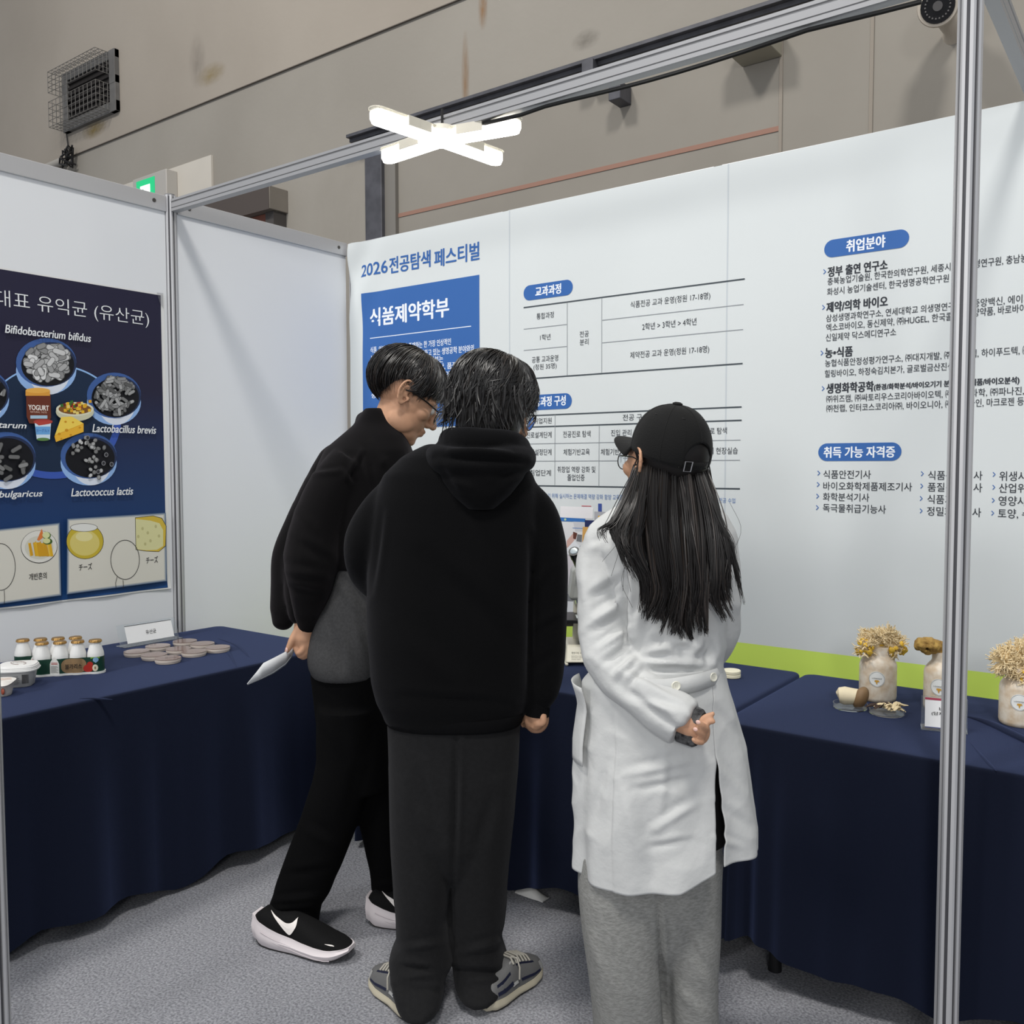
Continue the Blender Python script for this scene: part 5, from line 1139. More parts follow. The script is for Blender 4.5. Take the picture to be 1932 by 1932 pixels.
# hood lying on the back
mb = MB()
path = [od(*q) for q in ((826, 868, D2+.06), (822, 866, D2-.06), (850, 872, D2-.125), (905, 876, D2-.145), (960, 872, D2-.125), (992, 866, D2-.05), (990, 862, D2+.06))]
mb.tube(cat(path, np.linspace(0, 6, 40)), .030, 14, flat=1.25, endround=True)
path = [od(*q) for q in ((852, 838, D2+.05), (845, 832, D2-.04), (870, 832, D2-.095), (915, 836, D2-.11), (960, 838, D2-.09), (985, 846, D2-.02), (982, 850, D2+.05))]
mb.tube(cat(path, np.linspace(0, 6, 40)), .026, 14, flat=1.3, endround=True)
loftpx(mb, [(846, 838, 988, D2-.045, .075), (875, 820, 1000, D2-.06, .090), (905, 828, 990, D2-.085, .082), (935, 848, 966, D2-.095, .066), (962, 880, 934, D2-.10, .045)], e=2.1)
crh = creases([(826, 862, 990, 872, 7, -.012), (850, 852, 960, 856, 5, .006), (845, 905, 900, 925, 10, .004), (985, 880, 930, 915, 9, -.004), (830, 880, 860, 930, 8, -.004)])
build(mb, 'hood', blackf, hoodie, voxel=.006, sm=7, disp=lambda V, N: .0022*wn2(V*1.4)+crh(V, N))
char = mat('fleece_charcoal', (31, 31, 32), .95, spec=.12, bump=.3, bscale=450, var=.15, vscale=90, sheen=.05)
mb = MB()
loftpx(mb, [(1310, 738, 982, D2, .115), (1361, 731, 984, D2, .122), (1452, 733, 979, D2, .125), (1520, 735, 973, D2, .122), (1575, 737, 967, D2, .112), (1620, 740, 963, D2, .088), (1655, 748, 955, D2, .05)], e=2.6)
loftpx(mb, [(1440, 733, 866, D2, .115), (1536, 736, 858, D2, .112), (1600, 738, 855, D2, .108), (1637, 740, 852, D2-.005, .105), (1687, 742, 846, D2-.01, .102), (1728, 745, 843, D2-.015, .100), (1771, 745, 850, D2-.02, .100), (1812, 733, 853, D2-.025, .105), (1838, 735, 842, D2-.05, .122), (1860, 742, 842, D2-.068, .136), (1876, 747, 839, D2-.075, .136), (1882, 752, 834, D2-.075, .128)], e=2.3)
loftpx(mb, [(1440, 850, 978, D2, .115), (1536, 853, 972, D2+.005, .112), (1637, 853, 963, D2+.01, .105), (1704, 853, 958, D2+.015, .102), (1755, 854, 951, D2+.02, .10), (1802, 854, 958, D2+.025, .102), (1828, 854, 964, D2+.012, .120), (1844, 857, 960, D2, .128), (1856, 864, 950, D2-.005, .122)], e=2.3)
ct2 = creases([(790, 1460, 835, 1580, 12, -.007), (752, 1480, 800, 1560, 10, .005), (930, 1500, 895, 1620, 12, -.007), (862, 1390, 855, 1660, 6, -.013), (760, 1790, 846, 1776, 7, .008), (745, 1822, 842, 1836, 6, -.009), (750, 1846, 838, 1832, 6, .007), (748, 1862, 838, 1872, 6, -.006), (868, 1796, 950, 1776, 7, .008), (860, 1828, 958, 1836, 6, -.009), (876, 1852, 950, 1846, 6, .007), (780, 1600, 830, 1680, 12, .004)])
wz = WN(31, 34, aniso=(.5, .5, 1.5))
build(mb, 'trousers', char, p2_, voxel=.0075, sm=5, disp=lambda V, N: .003*wn2(V)+.0035*wz(V)*np.clip((.30-V[:, 2])/.25, 0, 1)+ct2(V, N))
# layered dark hair
em2 = lambda a: np.interp(a % 360, [0, 40, 75, 100, 130, 180, 230, 270, 300, 330, 360], [12, 8, -28, -44, -55, -58, -55, -46, -30, 6, 12])
of2 = lambda a, f: .011+.008*math.sin(math.pi*min(1, f*.9))
mb = hair_cap(H2, lambda a: em2(a)+(6 if a % 360 < 90 or a % 360 > 280 else -6), of2)
mb.rings([hring(*q) for q in ((752, 868, 992, D2+.012, .074), (780, 862, 992, D2+.004, .074), (806, 862, 984, D2, .070), (832, 872, 972, D2, .060))])
def flick2(az, g):
    a = az % 360; d = H2.hairpt(a, -30, .1)-H2.hairpt(a, -30, 0); d /= np.linalg.norm(d)
    side = 1 if 170 < a < 300 else .45
    return d*g.uniform(.0, .05)*side-ZZ*g.uniform(0, .012)-RT*g.uniform(-.004, .018)*side
hair_strands(mb, H2, em2, of2, 2000, .0014, 5, wave=.007, flick=flick2, swirl=26, lenj=11, npt=14, curl=9, light=.06)
g = random.Random(51)
for k in range(130):      # nape locks falling over the collar and the flicked left side
    u = g.uniform(838, 990); v = 752+g.uniform(-30, 26); du = -(915-u)*.10*g.random()-g.uniform(-6, 16) if u < 900 else g.uniform(-10, 14); L = g.uniform(34, 66); D_ = D2-.055-.045*math.sqrt(max(0, 1-((u-912)/85)**2))+g.uniform(0, .02)
    P_ = cat([od(u, v, D_+.01), od(u+du*.3, v+L*.5, D_), od(u+du*1.3, v+L, D_-.006-g.random()*.012)], np.linspace(0, 2, 8)); mb.tube(P_, [.0016, .0024, .0026, .0025, .0022, .0018, .0012, .0004], 4, flat=.5, cap=False)
for k in range(60):
    v = g.uniform(752, 802); P_ = cat([od(872-g.random()*18, v-26, D2+.02), od(846, v-4+g.uniform(-8, 4), D2-.01), od(826+g.uniform(-8, 14), v+8+g.uniform(-6, 8), D2-.02)], np.linspace(0, 2, 8)); mb.tube(P_, [.0015, .0022, .0024, .0023, .002, .0015, .001, .0003], 4, flat=.5, cap=False)
for k in range(40):
    v = g.uniform(712, 752); P_ = cat([od(972+g.random()*12, v-20, D2+.03), od(1000+g.random()*8, v+6, D2+.05), od(1000+g.uniform(-14, 16), v+40+g.uniform(-10, 10), D2+.05)], np.linspace(0, 2, 8)); mb.tube(P_, [.0012, .0018, .002, .0018, .0016, .0012, .0008, .0003], 4, flat=.5, cap=False)
build(mb, 'hair', [hair_m, hair_l], p2_)
glasses(p2_, H2, mat('wire_dark', (40, 36, 34), .3, metal=.7), .024, .022, 2., .0011, lens_g)
# grey trainers with navy panels and pale soles
grey_s = mat('trainer_grey', (104, 104, 104), .6, spec=.3, bump=.2, bscale=300); beige = mat('trainer_sole_beige', (196, 188, 166), .6)
navy_p = mat('trainer_navy', (26, 30, 52), .5); lace_m = mat('lace_grey', (170, 166, 156), .7); sil = mat('trainer_silver', (186, 186, 184), .4, metal=.2)
for hl, to in ((oz(804, 1934, 0), oz(722, 1856, 0)), (oz(903, 1912, 0), oz(1000, 1838, 0))):
    so_, on = shoe(p2_, hl+(to-hl)*.06, to+(to-hl)*.12, .050, grey_s, beige, 'flat')
    for sd in (-1, 1):
        pn = MB(); strip(pn, lambda t: on(.50+.34*t, .12, sd, .0015), lambda t: on(.46+.30*t, .62, sd, .0015)); build(pn, 'side_panel', navy_p, so_, smooth=False); pn = MB(); strip(pn, lambda t: on(.10+.26*t, .15, sd, .0015), lambda t: on(.12+.22*t, .55, sd, .0015))
        build(pn, 'side_panel', navy_p, so_, smooth=False)
    pn = MB()
    for sd in (-1, 1): strip(pn, lambda t: on(.34+.10*t, .12, sd, .0022), lambda t: on(.38+.06*t, .78, sd, .0022)); strip(pn, lambda t: on(.86+.10*t, .1, sd, .002), lambda t: on(.84+.08*t, .5, sd, .002))
    build(pn, 'overlay', sil, so_, smooth=False)
    lc = MB()
    for k in range(6): x = .42+.055*k; lc.tube([on(x, .62, -1, .003), on(x+.015, .86, -1, .006), on(x+.015, .86, 1, .006), on(x, .62, 1, .003)], .0028, 6)
    for sd in (-1, 1): lc.tube([on(.45, .9, sd, .006), on(.47, .72, sd, .014), on(.45, .45, sd, .012), on(.43, .2, sd, .007)], .0024, 6)
    build(lc, 'lace', lace_m, so_)

# ------------------------------------------------------------------ person leaning in, black overshirt (left)
B1 = oz(640, 1760, 0)
p1_ = thing('person', B1, 'person with black-framed glasses leaning in, in a black overshirt and grey T-shirt', 'person', 'visitors at the booth')
H1 = Head(od(763, 750, 2.74), 76, -31, 1.03)
D1 = 2.70
mb = MB(); H1.add(mb)
limb(mb, [(752, 772, 2.74, .062), (732, 815, 2.74, .060), (708, 860, 2.73, .066), (695, 900, 2.72, .075)])
loftpx(mb, [(850, 640, 745, 2.72, .09), (920, 610, 750, 2.72, .10), (1080, 655, 725, D1, .08), (1240, 600, 715, D1, .10), (1330, 615, 725, D1, .09)])
limb(mb, [(655, 895, 2.65, .036), (606, 990, 2.63, .036), (590, 1070, 2.62, .040), (585, 1140, 2.65, .034), (578, 1185, 2.66, .026), (574, 1205, 2.66, .028)])
limb(mb, [(630, 890, 2.80, .042), (570, 990, 2.79, .040), (540, 1090, 2.78, .034), (546, 1140, 2.775, .024), (556, 1156, 2.765, .022)])
limb(mb, [(658, 1360, 2.67, .05), (630, 1500, 2.66, .050), (555, 1720, 2.65, .040)]); limb(mb, [(695, 1360, 2.74, .05), (712, 1500, 2.76, .050), (732, 1700, 2.76, .040)])
DH = 2.655
mb.ell(od(573, 1207, DH), (.030, .018, .040), ax=[RT*.9+ZZ*.3, AW, ZZ*.9-RT*.3])
limb(mb, [(563, 1186, DH, .012), (552, 1206, DH-.01, .0115), (545, 1222, DH-.012, .0095), (541, 1229, DH-.012, .0075)], k=12)
for k, (u0, v0, u1, v1, u2, v2, u3, v3) in enumerate(((577, 1206, 571, 1226, 562, 1232, 558, 1222), (580, 1208, 577, 1230, 567, 1238, 560, 1229), (584, 1207, 583, 1231, 572, 1240, 565, 1232), (587, 1204, 588, 1226, 579, 1236, 572, 1230))):
    d = DH+.004+.016*k*0-.010+.008*k; limb(mb, [(u0, v0, d, .0095), (u1, v1, d-.006, .0092), (u2, v2, d-.004, .0085), (u3, v3, d+.006, .0078)], k=12)
mb.ell(od(572, 1178, 2.73), (.024, .018, .030))
for k in range(4): limb(mb, [(570+k*5, 1185, 2.73, .008), (570+k*5, 1200, 2.725, .0075), (572+k*5, 1206, 2.715, .0065)], k=10)
limb(mb, [(562, 1172, 2.73, .010), (558, 1188, 2.725, .008)], k=10)
build(mb, 'body', skin, p1_, voxel=.0038, sm=5); H1.eyes(p1_)
nl = MB().ell(od(540.5, 1226, DH-.021), (.0055, .002, .007)); build(nl, 'nail', mat('nail_pink', (228, 188, 176), .3), p1_)
tee = mat('tee_grey', (72, 72, 73), .95, spec=.12, bump=.3, bscale=500, var=.2, vscale=140)
mb = MB(); loftpx(mb, [(1000, 640, 748, D1, .095), (1075, 632, 744, D1, .10), (1118, 621, 741, D1, .105), (1159, 602, 737, D1, .11), (1200, 588, 733, D1, .115), (1234, 583, 730, D1, .118), (1252, 584, 728, D1, .118), (1272, 592, 722, D1, .112)], e=2.4)
ctt = creases([(650, 1090, 700, 1150, 6, -.007), (640, 1100, 690, 1170, 7, .006), (615, 1150, 640, 1260, 10, -.005), (660, 1140, 690, 1260, 9, .005), (640, 1200, 650, 1265, 7, -.004)])
build(mb, 'tee_shirt', tee, p1_, voxel=.0075, sm=5, disp=lambda V, N: .003*wn2(V*1.2)+ctt(V, N))
mb = MB()
loftpx(mb, [(772, 690, 728, 2.74, .06), (800, 672, 750, 2.74, .075), (822, 648, 765, 2.73, .095), (850, 618, 775, 2.72, .115), (893, 600, 778, 2.715, .125), (960, 600, 778, 2.71, .12), (1030, 618, 765, 2.705, .115), (1072, 634, 755, 2.70, .108)], e=2.3)
limb(mb, [(664, 872, 2.64, .060), (626, 926, 2.62, .064), (600, 990, 2.61, .070), (588, 1052, 2.605, .078), (585, 1105, 2.615, .064), (579, 1150, 2.64, .044), (579, 1176, 2.655, .032), (580, 1192, 2.66, .027)], endround=False)
limb(mb, [(634, 868, 2.80, .050), (598, 930, 2.80, .052), (566, 985, 2.80, .053), (541, 1045, 2.79, .053), (540, 1105, 2.785, .052), (537, 1150, 2.78, .046), (534, 1168, 2.775, .036)])
limb(mb, [(560, 1060, 2.76, .05), (562, 1120, 2.74, .045), (563, 1160, 2.735, .032)])
for q in ([(688, 792, 2.80), (683, 800, 2.73), (700, 838, 2.645), (722, 876, 2.62)], [(688, 792, 2.80), (716, 792, 2.85), (752, 830, 2.86), (770, 870, 2.84)]):
    mb.tube(cat([od(*p) for p in q], np.linspace(0, 3, 20)), .019, 12, flat=1.35, endround=True)
crj = creases([(590, 900, 645, 888, 5, .006), (645, 886, 668, 920, 5, .006), (683, 850, 650, 905, 5, .008), (683, 850, 700, 910, 5, .006), (560, 1020, 620, 1060, 9, -.008), (545, 1075, 610, 1085, 8, .007), (550, 1110, 600, 1120, 7, -.006), (560, 960, 590, 1000, 10, .005)])
build(mb, 'overshirt', mat('twill_black', (12, 11, 12), .9, spec=.12, bump=.3, bscale=600, sheen=.06), p1_, voxel=.0075, sm=5, disp=lambda V, N: .0028*wn2(V*1.1)+crj(V, N))
mb = MB()
loftpx(mb, [(1225, 592, 722, D1, .10), (1270, 588, 728, D1, .108), (1361, 600, 738, D1, .115), (1428, 600, 742, D1, .115), (1480, 594, 745, D1, .11)], e=2.4)
loftpx(mb, [(1330, 600, 716, 2.66, .105), (1428, 601, 712, 2.66, .105), (1469, 592, 702, 2.66, .104), (1536, 568, 682, 2.66, .10), (1590, 547, 663, 2.655, .096), (1637, 530, 646, 2.65, .092), (1680, 516, 625, 2.645, .088), (1704, 507, 610, 2.64, .086), (1728, 499, 604, 2.64, .086), (1752, 500, 600, 2.64, .08)], e=2.3)
loftpx(mb, [(1330, 640, 740, 2.75, .10), (1470, 665, 752, 2.75, .098), (1553, 680, 762, 2.755, .095), (1603, 691, 766, 2.76, .09), (1650, 700, 768, 2.76, .086), (1690, 705, 768, 2.76, .082), (1716, 706, 766, 2.76, .078)], e=2.3)
ct1 = creases([(605, 1340, 640, 1420, 12, .005), (690, 1400, 650, 1560, 14, -.006), (570, 1560, 640, 1600, 10, .005), (510, 1700, 600, 1690, 6, .007), (505, 1725, 600, 1716, 5, -.007), (540, 1650, 620, 1640, 8, -.005), (704, 1672, 766, 1664, 5, .006), (705, 1694, 766, 1690, 5, -.006)])
build(mb, 'trousers', mat('trouser_black', (8, 8, 9), .95, spec=.10, bump=.25, bscale=400), p1_, voxel=.0075, sm=5, disp=lambda V, N: .003*wn2(V)+.0025*wz(V)*np.clip((.28-V[:, 2])/.25, 0, 1)+ct1(V, N))
# short bowl cut, darker and closer at the nape
em1 = lambda a: np.interp(a % 360, [0, 25, 45, 62, 75, 92, 108, 125, 150, 180, 210, 235, 252, 268, 285, 298, 315, 335, 360], [5, 4, 2, -12, -16, 4, -4, -34, -54, -60, -54, -34, -4, 4, -16, -12, 2, 4, 5])
of1 = lambda a, f: np.interp(f, [0, .3, .7, 1], [.022, .024, .017, .004])+(.014*max(0, math.cos(math.radians(a)))*f)+.006*max(0, -math.cos(math.radians(a)))*(1-f)
mb = hair_cap(H1, em1, of1); hair_strands(mb, H1, em1, of1, 1900, .0011, 15, wave=.0012, swirl=8, lenj=3, light=.25)
build(mb, 'hair', [hair_m, hair_l], p1_)
glasses(p1_, H1, mat('frame_black', (18, 17, 18), .25), .026, .019, 3.4, .0021, lens_g, drop=.0)
runner = mat('runner_black', (17, 17, 18), .8, spec=.2, bump=.5, bscale=500); msole = mat('runner_sole', (222, 214, 216), .5); swm = mat('swoosh_white', (232, 226, 222), .5)
for hl, to in ((oz(489, 1772, 0), oz(664, 1812, 0)), (oz(698, 1738, 0), oz(852, 1752, 0))):
    so_, on = shoe(p1_, hl, to, .050, runner, msole, 'thick')
    X_ = to-hl; sd = -1
    mb = MB()       # white curved tick: thick short end towards the toe, long tail to the heel
    outer = [(0, .86), (.22, .60), (.45, .36), (.68, .17), (.85, .12), (.97, .30), (1.02, .52), (.965, .84)]; inner = [(0, .88), (.20, .72), (.40, .58), (.58, .47), (.72, .43), (.83, .49), (.91, .62), (.96, .86)]
    oc, ic = cat([(x, y, 0) for x, y in outer], np.linspace(0, 7, 36)), cat([(x, y, 0) for x, y in inner], np.linspace(0, 7, 36))
    mb.grid([[on(.17+.31*p[0], p[1], sd, .0025), on(.17+.31*(p[0]+q_[0])/2, (p[1]+q_[1])/2, sd, .0027), on(.17+.31*q_[0], q_[1], sd, .0025)] for p, q_ in zip(oc, ic)])
    strip(mb, lambda t: on(.80+.085*t, .40+.02*t, sd, .0025), lambda t: on(.80+.085*t, .40+.02*t+.10*math.sin(math.pi*min(1, t*.9+.05))*t+.02, sd, .0025), 12)
    build(mb, 'swoosh_mark', swm, so_, smooth=False)
    gr = MB(); wside = lambda x, z: on(x, 0, sd, .004)
    for f_ in (.35, .62):
        gr.tube([on(x, 0, sd, .0062)-ZZ*(.030*(1-f_)+.012*(1-x)*(1-f_)) for x in np.linspace(.12, .86, 14)], .0014, 6)
    build(gr, 'sole_groove', mat('sole_shadow', (186, 178, 182), .6), so_)
# folded leaflet in the hand
a, b_, c_, d_ = od(545, 1229, DH-.004), od(559, 1200, DH-.002), od(497, 1251, DH-.07), od(466, 1291, DH-.10)
e_ = od(540, 1240, DH+.03); f_ = od(500, 1275, DH-.03)
lf = thing('leaflet', od(540, 1235, DH), 'folded white leaflet held behind the back by the leaning person', 'leaflet')
pw = mat('leaflet_paper', (226, 228, 230), .55)
G = [[od(559, 1201, DH-.004), od(561, 1203, DH+.004)], [od(552, 1222, DH-.012), od(556, 1222, DH+.008)], [od(540, 1229, DH-.02), od(549, 1238, DH)], [od(519, 1240, DH-.045), od(538, 1252, DH-.02)], [od(497, 1251, DH-.07), od(515, 1268, DH-.045)], [od(484, 1268, DH-.085), od(494, 1279, DH-.07)], [od(466, 1290, DH-.10), od(467, 1291.5, DH-.10)]]
build(MB().grid(G), 'cover_sheet', pw, lf, solid=.0008)
G2 = [[p[1]+ZZ*-.0006, p[1]+AW*.006-ZZ*(.002+.004*math.sin(math.pi*i/6))] for i, p in enumerate(G)]
build(MB().grid(G2), 'inner_sheet', mat('leaflet_grey', (176, 182, 186), .6), lf, solid=.0006)
pr = MB()
for i, (s_, e2) in enumerate(((.18, .62), (.30, .75), (.22, .5))):
    pass
for u0, v0, u1, v1 in ((528, 1240, 512, 1252), (522, 1247, 500, 1262), (505, 1262, 492, 1274), (535, 1237, 520, 1247)):
    q0, q1 = od(u0, v0, DH-.052), od(u1, v1, DH-.066)
# ------------------------------------------------------------------ person in the white laboratory coat (right)
B3 = oz(1235, 2050, 0)
p3_ = thing('person', B3, 'person with long dark hair in a white laboratory coat and black cap', 'person', 'visitors at the booth')
D3 = 2.0
H3 = Head(od(1254, 876, 1.99), -29, 8, .96)
mb = MB(); H3.add(mb)
limb(mb, [(1254, 890, 2.0, .050), (1258, 940, 2.0, .052), (1258, 985, 2.0, .060)])
loftpx(mb, [(985, 1200, 1315, D3, .05), (1030, 1165, 1345, D3, .075), (1150, 1160, 1355, D3, .09), (1270, 1165, 1345, D3, .085), (1400, 1150, 1350, D3, .10), (1480, 1170, 1340, D3, .09)])
limb(mb, [(1150, 1050, D3, .028), (1133, 1130, 1.99, .032), (1150, 1240, 1.95, .032), (1225, 1318, 1.87, .030), (1300, 1368, 1.825, .024), (1318, 1378, 1.825, .024)])
limb(mb, [(1345, 1050, D3, .028), (1364, 1120, 2.02, .028), (1362, 1195, 2.06, .032), (1335, 1240, 2.16, .028), (1290, 1260, 2.20, .024), (1270, 1262, 2.20, .024)])
mb.ell(od(1258, 1264, 2.2), (.034, .018, .030))
for k in range(4): limb(mb, [(1240, 1254+k*8, 2.2, .0075), (1222, 1256+k*8, 2.2, .007), (1212, 1262+k*7, 2.19, .006)], k=10)
limb(mb, [(1262, 1245, 2.2, .009), (1246, 1238, 2.2, .007)], k=10)
limb(mb, [(1190, 1440, D3, .08), (1185, 1700, D3, .055), (1190, 2040, D3, .04)]); limb(mb, [(1310, 1440, D3, .08), (1305, 1700, D3, .055), (1305, 2030, D3, .04)])
DK = 1.80
mb.ell(od(1319, 1378, DK+.022), (.024, .016, .030))
for pts in ([(1318, 1366, DK+.01, 0.0072), (1330, 1354, DK+.006, 0.0068), (1345, 1347, DK+.004, 0.0053)], [(1322, 1372, DK+.01, 0.0072), (1336, 1362, DK, 0.0068), (1345, 1361, DK-.002, 0.0062)],
            [(1324, 1378, DK+.015, 0.0072), (1332, 1375, DK-.002, 0.0074), (1325, 1369, DK-.014, 0.0070), (1318, 1364, DK-.018, 0.0062)], [(1322, 1388, DK+.015, 0.0072), (1326, 1387, DK-.002, 0.0074), (1319, 1381, DK-.014, 0.0070), (1313, 1377, DK-.018, 0.0062)],
            [(1318, 1396, DK+.015, 0.0068), (1324, 1400, DK-.001, 0.0068), (1315, 1399, DK-.012, 0.0064), (1309, 1395, DK-.014, 0.0058)]): limb(mb, pts, k=12)
build(mb, 'body', skin, p3_, voxel=.0031, sm=3); H3.eyes(p3_)
nl = MB().ell(od(1317, 1362.5, DK-.0262), (.0052, .0016, .0042)).ell(od(1312, 1376, DK-.0262), (.005, .0016, .004)); build(nl, 'nail', mat('nail_pink', (228, 188, 176), .3), p3_)
knit = mat('knit_grey', (112, 112, 112), .95, bump=.6, bscale=140, var=1, vscale=60, rgb2=(40, 40, 42))
mb = MB(); q0, q1 = od(1288, 1362, 1.845), od(1316, 1374, 1.822); mb.tube([q0, q1, q1+(q1-q0)*.18], [.043, .041, .036], 26, flat=.62, up=AW, cap=True); build(mb, 'knit_cuff', knit, p3_)
coatm = mat('coat_white', (196, 197, 196), .85, spec=.15, bump=.5, bscale=34, bdetail=6)
wr1, wr2 = WN(61, 20, aniso=(1, 1, .8)), WN(62, 38)
rdg = lambda V: .0050*(.45-np.abs(wr1(V)))*np.clip(wr2(V*.35)+.4, 0, 1)+.0022*(.45-np.abs(wr2(V)))
wc = WN(41, 15); wc2 = WN(43, 34)
mb = MB()
loftpx(mb, [(958, 1205, 1320, D3, .055), (976, 1165, 1348, D3, .078), (994, 1134, 1368, D3, .096), (1030, 1120, 1378, D3, .110), (1080, 1138, 1374, D3, .116), (1150, 1150, 1374, D3, .118), (1205, 1150, 1370, D3, .117), (1240, 1140, 1364, D3, .118), (1268, 1132, 1362, D3, .122), (1286, 1136, 1358, D3, .112), (1300, 1146, 1348, D3, .10)], e=2.2)
limb(mb, [(1136, 1026, D3, .044), (1127, 1060, D3, .048), (1131, 1110, 1.99, .050), (1136, 1170, 1.975, .053), (1146, 1228, 1.95, .056), (1176, 1280, 1.915, .058), (1222, 1318, 1.875, .056), (1262, 1346, 1.848, .054), (1291, 1366, 1.832, .052)], endround=False)
limb(mb, [(1358, 1028, D3, .040), (1364, 1080, 2.01, .042), (1366, 1140, 2.03, .042), (1360, 1195, 2.07, .042), (1335, 1235, 2.15, .040), (1300, 1255, 2.19, .038)], endround=False)
cr3 = creases([(1181, 1080, 1181, 1215, 6, -.016), (1120, 1125, 1172, 1092, 8, -.009), (1128, 1165, 1178, 1128, 9, .010), (1118, 1190, 1176, 1160, 8, -.008), (1130, 1225, 1186, 1185, 8, .010), (1140, 1250, 1190, 1214, 7, -.009), (1160, 1275, 1196, 1240, 7, .009), (1186, 1292, 1212, 1262, 6, -.007),
               (1150, 1256, 1290, 1330, 9, .006), (1165, 1290, 1300, 1392, 9, -.007), (1200, 1322, 1300, 1350, 8, .005), (1100, 1060, 1115, 1180, 10, .004), (1200, 1240, 1310, 1200, 9, .006), (1205, 1225, 1240, 1120, 10, -.006), (1190, 1250, 1340, 1252, 8, .008), (1330, 1195, 1300, 1246, 9, .007), (1346, 1215, 1330, 1256, 7, -.008), (1230, 1205, 1320, 1232, 8, -.006), (1200, 1170, 1260, 1090, 9, .005), (1108, 1040, 1160, 1012, 7, .003), (1215, 1262, 1290, 1258, 6, -.006)])
limb(mb, [(1215, 968, D3, .040), (1170, 990, D3, .044), (1136, 1018, D3, .044)], endround=True); limb(mb, [(1300, 968, D3, .040), (1335, 988, D3, .044), (1358, 1018, D3, .042)], endround=True)
coat = build(mb, 'coat', coatm, p3_, voxel=.0056, sm=3, disp=lambda V, N: .0022*wc(V)+rdg(V)+1.25*cr3(V, N))
# coat skirt, open at the back slit
vz = lambda z: 877+(1.4-z)*F_PX/D3
def skirt(ofs=0., zlo=None, th0=None, th1=None, nz=110, nt=300, flare=None):
    G = []
    for i in range(nz):
        f = i/(nz-1); row = []
        for j in range(nt):
            s_ = j/(nt-1)
            zt_ = .962; z = None
            v0 = vz(zt_+(.5-zt_)*f)
            uL = np.interp(v0, [1250, 1290, 1400, 1500, 1650], [1126, 1098, 1082, 1080, 1082]); uR = np.interp(v0, [1250, 1283, 1335, 1431, 1529, 1600], [1361, 1368, 1383, 1408, 1421, 1429]); t = np.interp(v0, [1250, 1300, 1500, 1650], [.126, .135, .158, .170])
            uc = (uL+uR)/2; w = (uR-uL)/2
            eL = np.interp(v0, [1415, 1500, 1650], [1326, 1326, 1319]); eR = np.interp(v0, [1415, 1500, 1562, 1640], [1326, 1341, 1345, 1338])
            a0 = math.asin((eL-uc)/w); a1 = math.asin((eR-uc)/w)-2*math.pi
            th = a0+(a1-a0)*s_
            hem = np.interp(math.degrees(th) % 360, [0, 26.9, 27.1, 60, 90, 200, 270, 330, 360], [.508, .555, .555, .553, .545, .52, .490, .492, .508]) if zlo is None else zlo
            z = zt_+(hem-zt_)*f
            c = od(uc, v0, D3); cx = np.array([c[0], c[1], z]); k = (w*D3/F_PX+ofs)
            fold_ = .006*f*math.sin(th*7+.6)+.004*f*math.sin(th*13+2)
            row.append(cx+RT*(k+fold_)*math.sin(th)-AW*(t+ofs+fold_)*math.cos(th))
        G.append(row)
    return np.array(G)
G = skirt(); V = G.reshape(-1, 3); ctr = V.mean(0); N_ = V-ctr; N_[:, 2] = 0; N_ /= np.linalg.norm(N_, axis=1)[:, None]
crs = creases([(1154, 1335, 1154, 1695, 4, -.004), (1180, 1462, 1300, 1436, 9, .006), (1195, 1490, 1310, 1470, 8, -.005), (1230, 1568, 1318, 1516, 9, .006), (1220, 1600, 1310, 1588, 7, -.004), (1180, 1500, 1220, 1640, 12, .005), (1120, 1470, 1100, 1600, 12, .003), (1140, 1440, 1110, 1560, 10, -.005), (1350, 1440, 1400, 1500, 9, .005), (1360, 1520, 1412, 1560, 9, -.005), (1350, 1580, 1400, 1600, 7, .004), (1345, 1330, 1392, 1390, 8, -.004), (1255, 1420, 1245, 1560, 9, .004)])
Vd = V+N_*(.0022*wc(V)+.8*rdg(V)+0.95*crs(V, N_))[:, None]
build(MB().grid(Vd.reshape(G.shape)), 'coat_skirt', coatm, coat, solid=.0022, autosmooth=False)
